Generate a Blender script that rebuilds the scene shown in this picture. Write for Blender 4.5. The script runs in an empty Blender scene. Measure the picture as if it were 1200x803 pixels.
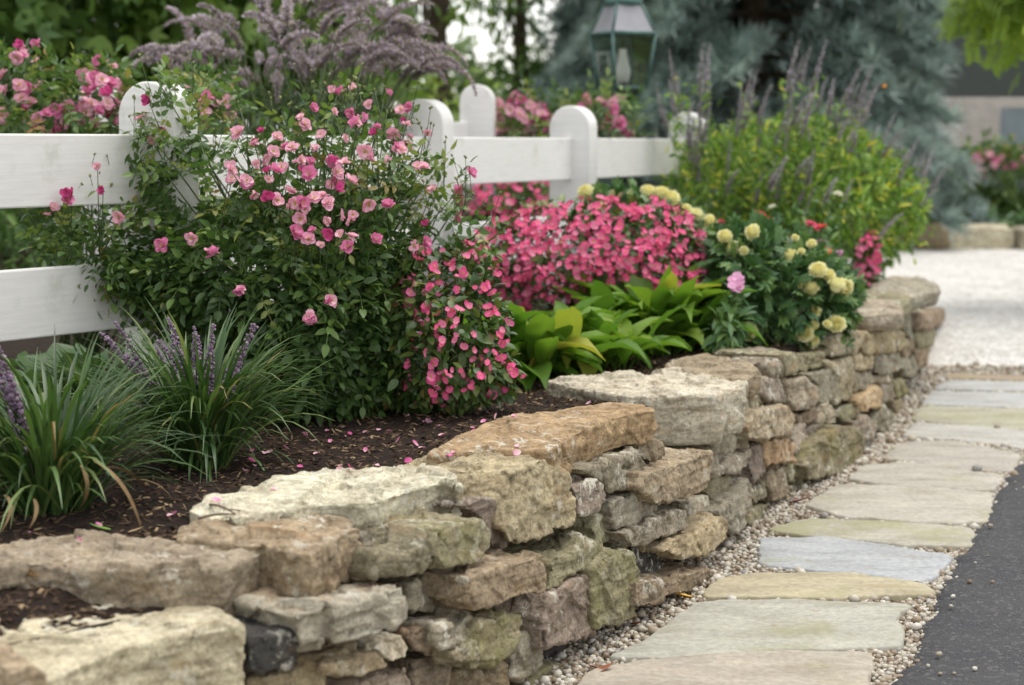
import bpy, bmesh, math, random
import numpy as np
from mathutils import Vector, Matrix
from mathutils.bvhtree import BVHTree

rng = np.random.default_rng(7)
random.seed(7)
sc = bpy.context.scene
COL = sc.collection

# ------------------------------------------------------------------ camera
FPX, PW, PH = 2000.0, 1200.0, 803.0
EYE = np.array([0.0, 0.0, 1.4])
PITCH = math.atan(233.5 / FPX)
cam = bpy.data.cameras.new('camera')
camo = bpy.data.objects.new('camera', cam)
COL.objects.link(camo)
camo.location = EYE
camo.rotation_euler = (math.pi / 2 - PITCH, 0, 0)
cam.sensor_width = 36.0
cam.lens = 36.0 * FPX / PW
cam.clip_start = 0.05
cam.clip_end = 600
cam.dof.use_dof = True
cam.dof.focus_distance = 4.95
cam.dof.aperture_fstop = 2.7
sc.camera = camo

# ------------------------------------------------------------------ light: overcast daylight
TOSUN = Vector((0.22, 0.10, 1.0)).normalized()
world = bpy.data.worlds.new('World')
sc.world = world
world.use_nodes = True
wn = world.node_tree.nodes
wl = world.node_tree.links
sky = wn.new('ShaderNodeTexSky')
sky.sky_type = 'NISHITA'
sky.sun_disc = False
sky.sun_elevation = math.asin(TOSUN.z)
sky.sun_rotation = math.atan2(TOSUN.x, TOSUN.y)
sky.air_density = 1.0
sky.dust_density = 1.0
hsv = wn.new('ShaderNodeHueSaturation')
hsv.inputs['Saturation'].default_value = 0.22
wl.new(sky.outputs[0], hsv.inputs['Color'])
warm = wn.new('ShaderNodeMix'); warm.data_type = 'RGBA'; warm.blend_type = 'MULTIPLY'
warm.inputs[0].default_value = 1.0; warm.inputs[7].default_value = (1.035, 1.0, .945, 1)
wl.new(hsv.outputs[0], warm.inputs[6])
wl.new(warm.outputs[2], wn['Background'].inputs['Color'])
wn['Background'].inputs['Strength'].default_value = 0.15
sun = bpy.data.lights.new('sun', 'SUN')
sun.energy = 0.9
sun.angle = math.radians(40)
sun.color = (1.0, 0.95, 0.88)
suno = bpy.data.objects.new('sun', sun)
COL.objects.link(suno)
suno.rotation_euler = TOSUN.to_track_quat('Z', 'Y').to_euler()
suno.location = (4, -2, 8)
sc.view_settings.view_transform = 'Standard'
sc.view_settings.look = 'None'
sc.view_settings.gamma = 1
sc.view_settings.exposure = 1.13

# ------------------------------------------------------------------ projection helpers
_f = np.array([0, math.cos(PITCH), -math.sin(PITCH)])
_u = np.array([0, math.sin(PITCH), math.cos(PITCH)])
def ray(px, py):
    return np.array([(px - 600) / FPX, 0, 0]) + _f + _u * ((PH / 2 - py) / FPX)
def at(px, py, d):
    return EYE + ray(px, py) * d
def onz(px, py, z):
    r = ray(px, py)
    return EYE + r * ((z - EYE[2]) / r[2])

# wall face in plan: X as a function of Y
WY = np.array([1.2, 2.0, 2.6, 3.0, 3.3, 3.6, 4.0, 4.5, 5.12, 5.56, 5.93, 6.8, 7.24, 8.43, 10.1, 10.75])
WX = np.array([-3.3, -2.25, -1.5, -1.02, -.68, -.42, -.15, .12, .39, .58, .76, 1.13, 1.36, 1.87, 2.42, 2.6])
_yy = np.linspace(0.5, 14, 2701)
_xx = np.interp(_yy, WY, WX)
_xx[_yy > WY[-1]] = WX[-1] + (_yy[_yy > WY[-1]] - WY[-1]) * .25
_xx[_yy < WY[0]] = WX[0] + (_yy[_yy < WY[0]] - WY[0]) * 1.3
_k = np.ones(41) / 41
_xs = np.convolve(np.pad(_xx, 20, mode='edge'), _k, mode='valid')
_ds = np.gradient(_xs, _yy)
BATTER = 0.13
def FX(y): return np.interp(y, _yy, _xs)
def FD(y): return np.interp(y, _yy, _ds)
def wall_normal(y):
    s = FD(y); n = np.array([1.0, -s, 0]); return n / np.linalg.norm(n)
_t = np.linspace(1.0, 14, 6000)
def onface(px, py, p=0.0):
    r = ray(px, py)
    P = EYE[None] + r[None] * _t[:, None]
    g = (P[:, 0] - FX(P[:, 1])) / np.sqrt(1 + FD(P[:, 1]) ** 2) - (p - BATTER * P[:, 2])
    i = np.argmax(g <= 0)
    if g[i] > 0: i = len(_t) - 1
    return P[i]

# ------------------------------------------------------------------ numpy noise
def _h(ix, iy, iz, s):
    n = (ix.astype(np.int64) * 73856093) ^ (iy.astype(np.int64) * 19349663) ^ (iz.astype(np.int64) * 83492791) ^ (s * 2654435761)
    n &= 0xFFFFFFFF
    n = (n ^ (n >> 15)) * 0x2c1b3c6d & 0xFFFFFFFF
    n = (n ^ (n >> 12)) * 0x297a2d39 & 0xFFFFFFFF
    n = n ^ (n >> 15)
    return (n & 0xFFFFFF) / float(0x1000000)
def vnoise(p, s=0):
    i = np.floor(p).astype(np.int64); f = p - i; f = f * f * (3 - 2 * f)
    o = 0
    for dx in (0, 1):
        for dy in (0, 1):
            for dz in (0, 1):
                w = (f[:, 0] if dx else 1 - f[:, 0]) * (f[:, 1] if dy else 1 - f[:, 1]) * (f[:, 2] if dz else 1 - f[:, 2])
                o = o + w * _h(i[:, 0] + dx, i[:, 1] + dy, i[:, 2] + dz, s)
    return o * 2 - 1
def fbm(p, s=0, o=4):
    r = 0; a = 1.0; t = 0
    for k in range(o):
        r = r + a * vnoise(p * 2.03 ** k, s + k); t += a; a *= .5
    return r / t
def facet(p, scale, s=0):
    q = p * scale; c = np.floor(q).astype(np.int64)
    best = np.full(len(p), 9e9); out = np.zeros(len(p))
    for dx in (-1, 0, 1):
        for dy in (-1, 0, 1):
            for dz in (-1, 0, 1):
                ix, iy, iz = c[:, 0] + dx, c[:, 1] + dy, c[:, 2] + dz
                ce = np.stack([ix + _h(ix, iy, iz, s), iy + _h(ix, iy, iz, s + 1), iz + _h(ix, iy, iz, s + 2)], 1)
                v = q - ce; d = (v * v).sum(1)
                nn = np.stack([_h(ix, iy, iz, s + 3), _h(ix, iy, iz, s + 4), _h(ix, iy, iz, s + 5)], 1) * 2 - 1
                val = (v * nn).sum(1) + (_h(ix, iy, iz, s + 6) - .5) * .8
                m = d < best
                best[m] = d[m]; out[m] = val[m]
    return out / scale

# ------------------------------------------------------------------ mesh helpers
class G:
    """collects faces; build() makes one mesh object"""
    def __init__(s): s.V = []; s.F = []; s.R = []; s.M = []; s.n = 0
    def add(s, V, F, rnd=0.5, mi=0):
        V = np.asarray(V, float).reshape(-1, 3)
        if np.isscalar(rnd): rnd = np.full(len(V), rnd)
        s.V.append(V); s.R.append(np.asarray(rnd, float))
        if isinstance(F, np.ndarray): F = [F]
        for f in F:
            f = np.asarray(f)
            if f.ndim == 1: f = f[None]
            s.F.append(f + s.n); s.M.append(np.full(len(f), mi))
        s.n += len(V)
        return s
    def box(s, c, sx, sy, sz, R=None, rnd=.5, mi=0):
        v = np.array([[x, y, z] for z in (-.5, .5) for y in (-.5, .5) for x in (-.5, .5)]) * np.array([sx, sy, sz])
        if R is not None: v = v @ np.asarray(R).T
        f = np.array([[0, 2, 3, 1], [4, 5, 7, 6], [0, 1, 5, 4], [1, 3, 7, 5], [3, 2, 6, 7], [2, 0, 4, 6]])
        return s.add(v + np.asarray(c), f, rnd, mi)
    def tube(s, P, R, k=6, rnd=.5, mi=0):
        P = np.asarray(P, float); n = len(P)
        R = np.full(n, R) if np.isscalar(R) else np.asarray(R)
        T = np.gradient(P, axis=0); T /= np.linalg.norm(T, axis=1)[:, None] + 1e-9
        ref = np.array([0, 0, 1.0]) if abs(T[0][2]) < .9 else np.array([1.0, 0, 0])
        A = np.cross(T, ref); A /= np.linalg.norm(A, axis=1)[:, None] + 1e-9
        B = np.cross(T, A)
        an = np.arange(k) / k * 2 * math.pi
        V = P[:, None] + R[:, None, None] * (A[:, None] * np.cos(an)[None, :, None] + B[:, None] * np.sin(an)[None, :, None])
        i = np.arange(n - 1)[:, None] * k; j = np.arange(k)[None]
        F = np.stack([i + j, i + (j + 1) % k, i + k + (j + 1) % k, i + k + j], -1).reshape(-1, 4)
        fs = [F, np.arange(k)[::-1][None], (np.arange(k) + (n - 1) * k)[None]]
        return s.add(V.reshape(-1, 3), fs, rnd, mi)
    def inst(s, T, mats, locs, rnd, mi=0):
        tv, tf = T
        N = len(locs)
        if N == 0: return s
        V = np.einsum('nij,vj->nvi', mats, tv) + np.asarray(locs)[:, None]
        F = tf[None] + (np.arange(N) * len(tv))[:, None, None]
        return s.add(V.reshape(-1, 3), F.reshape(-1, tf.shape[1]), np.repeat(np.asarray(rnd), len(tv)), mi)
    def lathe(s, prof, c=(0, 0, 0), k=16, rnd=.5, mi=0):
        prof = np.asarray(prof, float); n = len(prof)
        an = np.arange(k) / k * 2 * math.pi
        V = np.stack([prof[:, 0, None] * np.cos(an), prof[:, 0, None] * np.sin(an), np.repeat(prof[:, 1, None], k, 1)], -1).reshape(-1, 3)
        i = np.arange(n - 1)[:, None] * k; j = np.arange(k)[None]
        F = np.stack([i + j, i + (j + 1) % k, i + k + (j + 1) % k, i + k + j], -1).reshape(-1, 4)
        return s.add(V + np.asarray(c), [F, np.arange(k)[::-1][None], (np.arange(k) + (n - 1) * k)[None]], rnd, mi)
    def mesh(s, name, mats, org=(0, 0, 0), smooth=True):
        V = np.concatenate(s.V) - np.asarray(org)
        me = bpy.data.meshes.new(name)
        me.vertices.add(len(V)); me.vertices.foreach_set('co', V.astype(np.float32).ravel())
        li = np.concatenate([f.ravel() for f in s.F]); tot = np.concatenate([np.full(len(f), f.shape[1]) for f in s.F])
        st = np.concatenate([[0], np.cumsum(tot)[:-1]])
        me.loops.add(len(li)); me.loops.foreach_set('vertex_index', li.astype(np.int32))
        me.polygons.add(len(tot)); me.polygons.foreach_set('loop_start', st.astype(np.int32))
        mi = np.concatenate(s.M)
        for m in (mats if isinstance(mats, (list, tuple)) else [mats]): me.materials.append(m)
        me.polygons.foreach_set('material_index', mi.astype(np.int32))
        me.polygons.foreach_set('use_smooth', np.full(len(tot), smooth))
        me.update(calc_edges=True)
        a = me.attributes.new('rnd', 'FLOAT', 'POINT'); a.data.foreach_set('value', np.concatenate(s.R).astype(np.float32))
        return me
    def build(s, name, mats, parent=None, org=None, smooth=True):
        if org is None: org = np.array(parent['_o']) if parent is not None and '_o' in parent else np.zeros(3)
        me = s.mesh(name, mats, org, smooth)
        o = bpy.data.objects.new(name, me); COL.objects.link(o)
        if parent is not None: o.parent = parent
        else: o.location = org
        return o

def thing(name, loc, label, cat, group=None):
    o = bpy.data.objects.new(name, None); COL.objects.link(o)
    o.empty_display_size = .1
    o.location = loc; o['_o'] = [float(v) for v in loc]
    o['label'] = label; o['category'] = cat
    if group: o['group'] = group
    return o
def tag(o, label, cat, group=None):
    o['label'] = label; o['category'] = cat
    if group: o['group'] = group
    return o
def put(name, me, parent, loc, R=None, s=1.0):
    o = bpy.data.objects.new(name, me); COL.objects.link(o)
    if parent is not None:
        o.parent = parent; loc = np.asarray(loc) - np.array(parent['_o'])
    m = Matrix.Identity(4)
    if R is not None: m = Matrix([list(r) for r in np.asarray(R)]).to_4x4()
    o.rotation_euler = m.to_euler(); o.location = [float(v) for v in loc]; o.scale = (s, s, s)
    return o

def nrm(v):
    v = np.asarray(v, float); return v / (np.linalg.norm(v, axis=-1, keepdims=True) + 1e-9)
def frames(fwd, up):
    y = nrm(fwd); x = nrm(np.cross(y, up)); z = np.cross(x, y)
    return np.stack([x, y, z], -1)
def rvec(n): return nrm(rng.normal(size=(n, 3)))
def inpoly(P, poly):
    poly = np.asarray(poly, float); x, y = P[:, 0], P[:, 1]; r = np.zeros(len(P), bool)
    j = len(poly) - 1
    for i in range(len(poly)):
        xi, yi = poly[i]; xj, yj = poly[j]
        c = ((yi > y) != (yj > y)) & (x < (xj - xi) * (y - yi) / (yj - yi + 1e-12) + xi)
        r ^= c; j = i
    return r
def edist(P, poly):
    poly = np.asarray(poly, float); d = np.full(len(P), 1e9)
    for i in range(len(poly)):
        a = poly[i - 1]; b = poly[i]; ab = b - a
        t = np.clip(((P - a) @ ab) / (ab @ ab + 1e-9), 0, 1)
        d = np.minimum(d, np.linalg.norm(P - (a + t[:, None] * ab), axis=1))
    return d
def scatter(poly, n, dc, dr, front=0.0):
    """n points in the round volume whose outline is poly; returns points and outward directions"""
    poly = np.asarray(poly, float); lo = poly.min(0); hi = poly.max(0)
    out = np.zeros((0, 2))
    while len(out) < n:
        q = lo + rng.random((n * 2, 2)) * (hi - lo)
        out = np.concatenate([out, q[inpoly(q, poly)]])
    out = out[:n]
    e = edist(out, poly); half = dr * np.sqrt(np.clip(e / (e.max() * .8), 0.02, 1))
    u = rng.uniform(-1, 1, n)
    if front: u = np.where(rng.random(n) < front, -np.abs(u) ** .4, u)
    d = dc + u * half
    P = np.stack([at(a, b, c) for (a, b), c in zip(out, d)])
    cen = at(*out.mean(0), dc)
    O = P - cen
    O[:, 1] = O[:, 1] * 1.2
    return P, nrm(O + 1e-3)

# leaf and petal templates: (verts, quads)
def leaf(L, Wd, n=4, fold=.25, curl=-.2, tip=.5, base=.15):
    t = np.linspace(0, 1, n + 1)
    w = np.sin(np.pi * np.clip(t * (1 - base) + base * .6, 0, 1) ** (.75 + tip * .3)) * (1 - .15 * t)
    w = np.clip(w, .04, 1) * Wd / 2
    w[-1] = Wd * .02
    V = []
    for i in range(n + 1):
        z = curl * L * t[i] ** 2
        V += [[-w[i], L * t[i], z + fold * w[i]], [0, L * t[i], z], [w[i], L * t[i], z + fold * w[i]]]
    F = []
    for i in range(n):
        a = i * 3
        F += [[a, a + 1, a + 4, a + 3], [a + 1, a + 2, a + 5, a + 4]]
    return np.array(V), np.array(F)
def merge(parts):
    V = []; F = []; n = 0
    for v, f in parts:
        V.append(v); F.append(f + n); n += len(v)
    return np.concatenate(V), np.concatenate(F)
def xf(T, R=np.eye(3), loc=(0, 0, 0), s=1.0):
    return T[0] @ np.asarray(R).T * s + np.asarray(loc), T[1]
def rotz(a): c, s = math.cos(a), math.sin(a); return np.array([[c, -s, 0], [s, c, 0], [0, 0, 1]])
def rotx(a): c, s = math.cos(a), math.sin(a); return np.array([[1, 0, 0], [0, c, -s], [0, s, c]])
def roty(a): c, s = math.cos(a), math.sin(a); return np.array([[c, 0, s], [0, 1, 0], [-s, 0, c]])
def octa(r=1.0):
    v = np.array([[1, 0, 0], [0, 1, 0], [-1, 0, 0], [0, -1, 0], [0, 0, 1], [0, 0, -1]], float) * r
    f = np.array([[0, 1, 4, 4], [1, 2, 4, 4], [2, 3, 4, 4], [3, 0, 4, 4], [1, 0, 5, 5], [2, 1, 5, 5], [3, 2, 5, 5], [0, 3, 5, 5]])
    return v, f[:, :3]
def ico(sub=1):
    bm = bmesh.new(); bmesh.ops.create_icosphere(bm, subdivisions=sub, radius=1)
    v = np.array([x.co[:] for x in bm.verts]); f = np.array([[q.index for q in p.verts] for p in bm.faces]); bm.free()
    return v, f

# ------------------------------------------------------------------ materials
def newmat(name):
    m = bpy.data.materials.new(name); m.use_nodes = True
    nt = m.node_tree
    return m, nt.nodes, nt.links, nt.nodes['Principled BSDF']
def ramp(n, stops, interp='LINEAR'):
    r = n.new('ShaderNodeValToRGB'); r.color_ramp.interpolation = interp
    el = r.color_ramp.elements
    while len(el) < len(stops): el.new(0.5)
    for e, (p, c) in zip(el, stops):
        e.position = p; e.color = tuple(c) + (1,) if len(c) == 3 else c
    return r
def mixc(n, l, fac, a, b, mode='MIX'):
    m = n.new('ShaderNodeMix'); m.data_type = 'RGBA'; m.blend_type = mode
    for inp, v in ((m.inputs[0], fac), (m.inputs[6], a), (m.inputs[7], b)):
        if hasattr(v, 'is_linked'): l.new(v, inp)
        elif isinstance(v, (tuple, list)): inp.default_value = tuple(v) + (1,) if len(v) == 3 else v
        else: inp.default_value = v
    return m.outputs[2]
def noise(n, l, vec, scale, detail=4, rough=.55):
    t = n.new('ShaderNodeTexNoise'); t.inputs['Scale'].default_value = scale
    t.inputs['Detail'].default_value = detail; t.inputs['Roughness'].default_value = rough
    if vec is not None: l.new(vec, t.inputs['Vector'])
    return t.outputs['Fac']
def math_(n, l, op, a, b=0.0, clamp=False):
    m = n.new('ShaderNodeMath'); m.operation = op; m.use_clamp = clamp
    for inp, v in ((m.inputs[0], a), (m.inputs[1], b)):
        if hasattr(v, 'is_linked'): l.new(v, inp)
        else: inp.default_value = v
    return m.outputs[0]
def step(n, l, v, a, b):
    m = n.new('ShaderNodeMapRange'); m.interpolation_type = 'SMOOTHSTEP'
    l.new(v, m.inputs[0]); m.inputs[1].default_value = a; m.inputs[2].default_value = b
    return m.outputs[0]
def bump(n, l, h, strength, dist, prev=None):
    b = n.new('ShaderNodeBump'); b.inputs['Strength'].default_value = strength; b.inputs['Distance'].default_value = dist
    l.new(h, b.inputs['Height'])
    if prev is not None: l.new(prev, b.inputs['Normal'])
    return b.outputs[0]
def objvec(n, l, k=37.0, scale=(1, 1, 1)):
    tc = n.new('ShaderNodeTexCoord'); oi = n.new('ShaderNodeObjectInfo')
    mu = n.new('ShaderNodeVectorMath'); mu.operation = 'MULTIPLY'; mu.inputs[1].default_value = scale
    l.new(tc.outputs['Object'], mu.inputs[0])
    a = n.new('ShaderNodeVectorMath'); a.operation = 'ADD'
    m = math_(n, l, 'MULTIPLY', oi.outputs['Random'], k)
    cx = n.new('ShaderNodeCombineXYZ'); l.new(m, cx.inputs[0]); l.new(m, cx.inputs[1])
    l.new(mu.outputs[0], a.inputs[0]); l.new(cx.outputs[0], a.inputs[1])
    return a.outputs[0], oi

def stone_mat():
    m, n, l, b = newmat('weathered_sandstone')
    v, oi = objvec(n, l)
    vs, _ = objvec(n, l, 37.0, (1, 1, 4.0))
    base = oi.outputs['Color']
    big = noise(n, l, v, 4.5, 6, .62)
    str_ = noise(n, l, vs, 11, 7, .72)
    fine = noise(n, l, v, 120, 5, .75)
    mid = noise(n, l, v, 34, 6, .72)
    c = mixc(n, l, 1.0, base, ramp_out(n, l, big, [(.30, (.80, .77, .72)), (.5, (1, 1, 1)), (.70, (1.18, 1.17, 1.14))]), 'MULTIPLY')
    c = mixc(n, l, 1.0, c, ramp_out(n, l, str_, [(.34, (.66, .63, .58)), (.5, (1, 1, 1)), (.66, (1.24, 1.23, 1.19))]), 'MULTIPLY')
    c = mixc(n, l, 1.0, c, ramp_out(n, l, mid, [(.36, (.70, .68, .65)), (.5, (1, 1, 1)), (.64, (1.22, 1.21, 1.18))]), 'MULTIPLY')
    c = mixc(n, l, 1.0, c, ramp_out(n, l, fine, [(.34, (.70, .69, .67)), (.5, (1, 1, 1)), (.66, (1.24, 1.24, 1.23))]), 'MULTIPLY')
    rust = step(n, l, noise(n, l, vs, 4.3, 5, .65), .56, .70)
    c = mixc(n, l, math_(n, l, 'MULTIPLY', rust, .50), c, (.31, .185, .09))
    lich = step(n, l, noise(n, l, v, 19, 7, .75), .54, .59)
    lich = math_(n, l, 'MULTIPLY', lich, step(n, l, noise(n, l, v, 3.1, 3), .46, .60))
    c = mixc(n, l, math_(n, l, 'MULTIPLY', lich, .75), c, (.62, .60, .51))
    dark = step(n, l, noise(n, l, v, 26, 6, .75), .59, .67)
    dark = math_(n, l, 'MULTIPLY', dark, step(n, l, noise(n, l, v, 4.1, 3), .44, .56))
    c = mixc(n, l, math_(n, l, 'MULTIPLY', dark, .65), c, (.075, .066, .052))
    mo = noise(n, l, v, 6.1, 7, .72)
    mf = math_(n, l, 'ADD', mo, math_(n, l, 'MULTIPLY', oi.outputs['Alpha'], .36))
    mf = step(n, l, mf, .64, .94)
    mc = ramp_out(n, l, mid, [(.35, (.13, .125, .045)), (.65, (.29, .275, .12))])
    c = mixc(n, l, math_(n, l, 'MULTIPLY', mf, .78), c, mc)
    l.new(c, b.inputs['Base Color'])
    b.inputs['Roughness'].default_value = .92
    b.inputs['Specular IOR Level'].default_value = .22
    h = bump(n, l, str_, .8, .012)
    h = bump(n, l, mid, .8, .006, h)
    h = bump(n, l, fine, .7, .0025, h)
    l.new(h, b.inputs['Normal'])
    return m
def ramp_out(n, l, v, stops):
    r = ramp(n, stops); l.new(v, r.inputs[0]); return r.outputs[0]

def leafmat(name, stops, rough=.5, trans=.25, spec=.4):
    m, n, l, b = newmat(name)
    a = n.new('ShaderNodeAttribute'); a.attribute_name = 'rnd'
    c = ramp_out(n, l, a.outputs['Fac'], stops)
    l.new(c, b.inputs['Base Color']); b.inputs['Roughness'].default_value = rough
    b.inputs['Specular IOR Level'].default_value = spec
    t = n.new('ShaderNodeBsdfTranslucent')
    g = mixc(n, l, 1.0, c, (1.3, 1.35, .8), 'MULTIPLY'); l.new(g, t.inputs['Color'])
    mx = n.new('ShaderNodeMixShader'); mx.inputs[0].default_value = trans
    l.new(b.outputs[0], mx.inputs[1]); l.new(t.outputs[0], mx.inputs[2])
    l.new(mx.outputs[0], n['Material Output'].inputs['Surface'])
    return m
def petalmat(name, stops, trans=.25, rough=.6):
    m, n, l, b = newmat(name)
    a = n.new('ShaderNodeAttribute'); a.attribute_name = 'rnd'
    c = ramp_out(n, l, a.outputs['Fac'], stops)
    l.new(c, b.inputs['Base Color']); b.inputs['Roughness'].default_value = rough
    b.inputs['Specular IOR Level'].default_value = .2
    t = n.new('ShaderNodeBsdfTranslucent'); l.new(c, t.inputs['Color'])
    mx = n.new('ShaderNodeMixShader'); mx.inputs[0].default_value = trans
    l.new(b.outputs[0], mx.inputs[1]); l.new(t.outputs[0], mx.inputs[2])
    l.new(mx.outputs[0], n['Material Output'].inputs['Surface'])
    return m
def plain(name, col, rough=.6, var=.15, scale=8, bmp=.1, dist=.004, spec=.4, metal=0.0):
    m, n, l, b = newmat(name)
    tc = n.new('ShaderNodeTexCoord'); v = tc.outputs['Object']
    f = noise(n, l, v, scale, 5, .6)
    c = mixc(n, l, 1.0, col, ramp_out(n, l, f, [(.3, (1 - var,) * 3), (.7, (1 + var,) * 3)]), 'MULTIPLY')
    l.new(c, b.inputs['Base Color']); b.inputs['Roughness'].default_value = rough
    b.inputs['Specular IOR Level'].default_value = spec; b.inputs['Metallic'].default_value = metal
    l.new(bump(n, l, noise(n, l, v, scale * 8, 4, .6), bmp, dist), b.inputs['Normal'])
    return m

# ================================================================== SETTING: ground, bed, path, drive
def ground_mat(name, c1, c2, scale, bmp, c3=None):
    m, n, l, b = newmat(name)
    tc = n.new('ShaderNodeTexCoord'); v = tc.outputs['Object']
    c = ramp_out(n, l, noise(n, l, v, scale, 6, .7), [(.3, c1), (.7, c2)])
    if c3: c = mixc(n, l, step(n, l, noise(n, l, v, scale * 2.7, 5, .7), .58, .66), c, c3)
    l.new(c, b.inputs['Base Color']); b.inputs['Roughness'].default_value = .95
    b.inputs['Specular IOR Level'].default_value = .2
    l.new(bump(n, l, noise(n, l, v, scale * 1.5, 6, .75), 1.0, bmp), b.inputs['Normal'])
    return m

def sheet(name, pts, z, mat):
    g = G(); g.add([[x, y, z] for x, y in pts], np.arange(len(pts))[None])
    o = g.build(name, mat, smooth=False); o['kind'] = 'structure'; return o

M_lawn = ground_mat('lawn', (.05, .075, .02), (.10, .13, .04), 6, .05)
sheet('ground', [(-150, -30), (150, -30), (150, 200), (-150, 200)], -.03, M_lawn)

def gravel_mat(name, cols, scale, bd=.012):
    m, n, l, b = newmat(name)
    tc = n.new('ShaderNodeTexCoord'); v = tc.outputs['Object']
    vo = n.new('ShaderNodeTexVoronoi'); vo.inputs['Scale'].default_value = scale; l.new(v, vo.inputs['Vector'])
    sp = n.new('ShaderNodeSeparateColor'); l.new(vo.outputs['Color'], sp.inputs[0])
    c = ramp_out(n, l, sp.outputs[0], cols)
    c = mixc(n, l, 1.0, c, ramp_out(n, l, noise(n, l, v, 1.7, 7, .75), [(.35, (.84, .825, .80)), (.65, (1.08, 1.08, 1.08))]), 'MULTIPLY')
    l.new(c, b.inputs['Base Color']); b.inputs['Roughness'].default_value = .9
    l.new(bump(n, l, math_(n, l, 'SUBTRACT', 1.0, vo.outputs['Distance']), 1.0, bd), b.inputs['Normal'])
    return m
M_gravel = gravel_mat('pea_gravel', [(.0, (.30, .24, .16)), (.35, (.45, .40, .31)), (.65, (.55, .50, .42)), (.9, (.70, .66, .58))], 70)
M_white = gravel_mat('white_gravel', [(.0, (.46, .44, .41)), (.5, (.63, .615, .585)), (.9, (.78, .765, .74))], 26, .03)

# gravel path, from the wall foot to the asphalt
pth = []
for y in np.linspace(1.5, 10.75, 30): pth.append((FX(y) - .15, y))
pth += [(4.2, 10.75), (4.2, 9.4)]
asph = [(1060, 803), (1085, 760), (1108, 700), (1130, 660), (1152, 620), (1180, 570), (1210, 535), (1265, 480), (1330, 440)]
ap = [onz(a, b, 0.02) for a, b in asph]
ap0 = ap[0] - (ap[1] - ap[0]) / np.linalg.norm(ap[1] - ap[0]) * 2.2
edge = [ap0] + ap
sheet('gravel_path', pth + [(p[0] + .25, p[1]) for p in edge[::-1]] + [(ap0[0] - .6, 1.5)], 0.0, M_gravel)

M_asph = None
m, n, l, b = newmat('asphalt'); M_asph = m
tc = n.new('ShaderNodeTexCoord'); v = tc.outputs['Object']
c = ramp_out(n, l, noise(n, l, v, 180, 4, .7), [(.32, (.016, .017, .020)), (.55, (.040, .041, .046)), (.68, (.11, .11, .112))])
c = mixc(n, l, math_(n, l, 'MULTIPLY', step(n, l, noise(n, l, v, 2.2, 5, .7), .42, .62), .5), c, (.058, .057, .056))
ag_ = n.new('ShaderNodeTexVoronoi'); ag_.inputs['Scale'].default_value = 95; l.new(v, ag_.inputs['Vector'])
as_ = n.new('ShaderNodeSeparateColor'); l.new(ag_.outputs['Color'], as_.inputs[0])
c = mixc(n, l, math_(n, l, 'MULTIPLY', step(n, l, as_.outputs[0], .86, .90), .4), c, (.15, .145, .14))
l.new(c, b.inputs['Base Color']); b.inputs['Roughness'].default_value = .85
vo = n.new('ShaderNodeTexVoronoi'); vo.inputs['Scale'].default_value = 130; l.new(v, vo.inputs['Vector'])
l.new(bump(n, l, vo.outputs['Distance'], .8, .004), b.inputs['Normal'])
# asphalt: ragged rolled edge about 3 cm high
ee = []
for i in range(len(edge) - 1):
    for k in range(24):
        ee.append(edge[i] + (edge[i + 1] - edge[i]) * k / 24)
ee = np.array(ee); t = nrm(np.gradient(ee, axis=0)); nn = np.stack([-t[:, 1], t[:, 0], 0 * t[:, 0]], 1)
jit = fbm(ee * 14, 3, 4) * .035
rows = []
for off, z in ((.035, .001), (.02, .016), (0, .027), (-.06, .034), (-.4, .036), (-9, .036)):
    rows.append(ee + nn * (off + jit * (1 if off > -.3 else 0))[:, None] * 1.0 if np.ndim(off + jit) else ee)
    rows[-1] = rows[-1].copy(); rows[-1][:, 2] = z + (fbm(rows[-1] * 30, 9, 2) * .006 if off > -.1 else 0)
R = np.stack(rows); k = R.shape[1]
F = [[a * k + i, a * k + i + 1, (a + 1) * k + i + 1, (a + 1) * k + i] for a in range(len(rows) - 1) for i in range(k - 1)]
g = G(); g.add(R.reshape(-1, 3), np.array(F)); o = g.build('asphalt_road', M_asph); o['kind'] = 'structure'

sheet('gravel_drive', [(1.2, 10.6), (15, 10.6), (15, 23.6), (-3, 23.6), (-3, 14.5), (1.2, 14.5)], 0.002 - .006, M_white)

# raised mulch bed
M_mulch = ground_mat('bark_mulch', (.018, .012, .009), (.060, .040, .030), 30, .03, (.11, .075, .05))
BEDZ = .475
ys = np.concatenate([np.linspace(1.6, 7, 150), np.linspace(7.05, 16.0, 60)])
offs = np.concatenate([[.10, .12], np.linspace(.16, 2.5, 90), np.linspace(2.6, 9, 22)])
def bedx(y):
    x = FX(np.minimum(y, 10.3)) - BATTER * .5
    return np.where(y > 10.3, x - .55 * (y - 10.3) ** 1.3, x)
P = []
for j, o_ in enumerate(offs):
    n_ = np.stack([bedx(ys) - o_, ys, np.full(len(ys), BEDZ)], 1)
    n_[:, 2] += fbm(n_ * 2.3, 11, 3) * .025 + fbm(n_ * 16, 12, 3) * .014
    n_[:, 2] += np.where(ys < 3.75, -.045, .038) * np.exp(-((o_ - .12) / np.where(ys < 3.75, .22, .75)) ** 2) if j else 0
    if j == 0: n_[:, 2] = -.01
    P.append(n_)
P = np.stack(P); k = P.shape[1]
F = np.array([[a * k + i, a * k + i + 1, (a + 1) * k + i + 1, (a + 1) * k + i] for a in range(len(offs) - 1) for i in range(k - 1)])
g = G(); g.add(P.reshape(-1, 3), F); bed = g.build('garden_bed', M_mulch); bed['kind'] = 'structure'
HITV = [P.reshape(-1, 3)]; HITF = [F.tolist()]; HITN = [len(HITV[0])]

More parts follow.
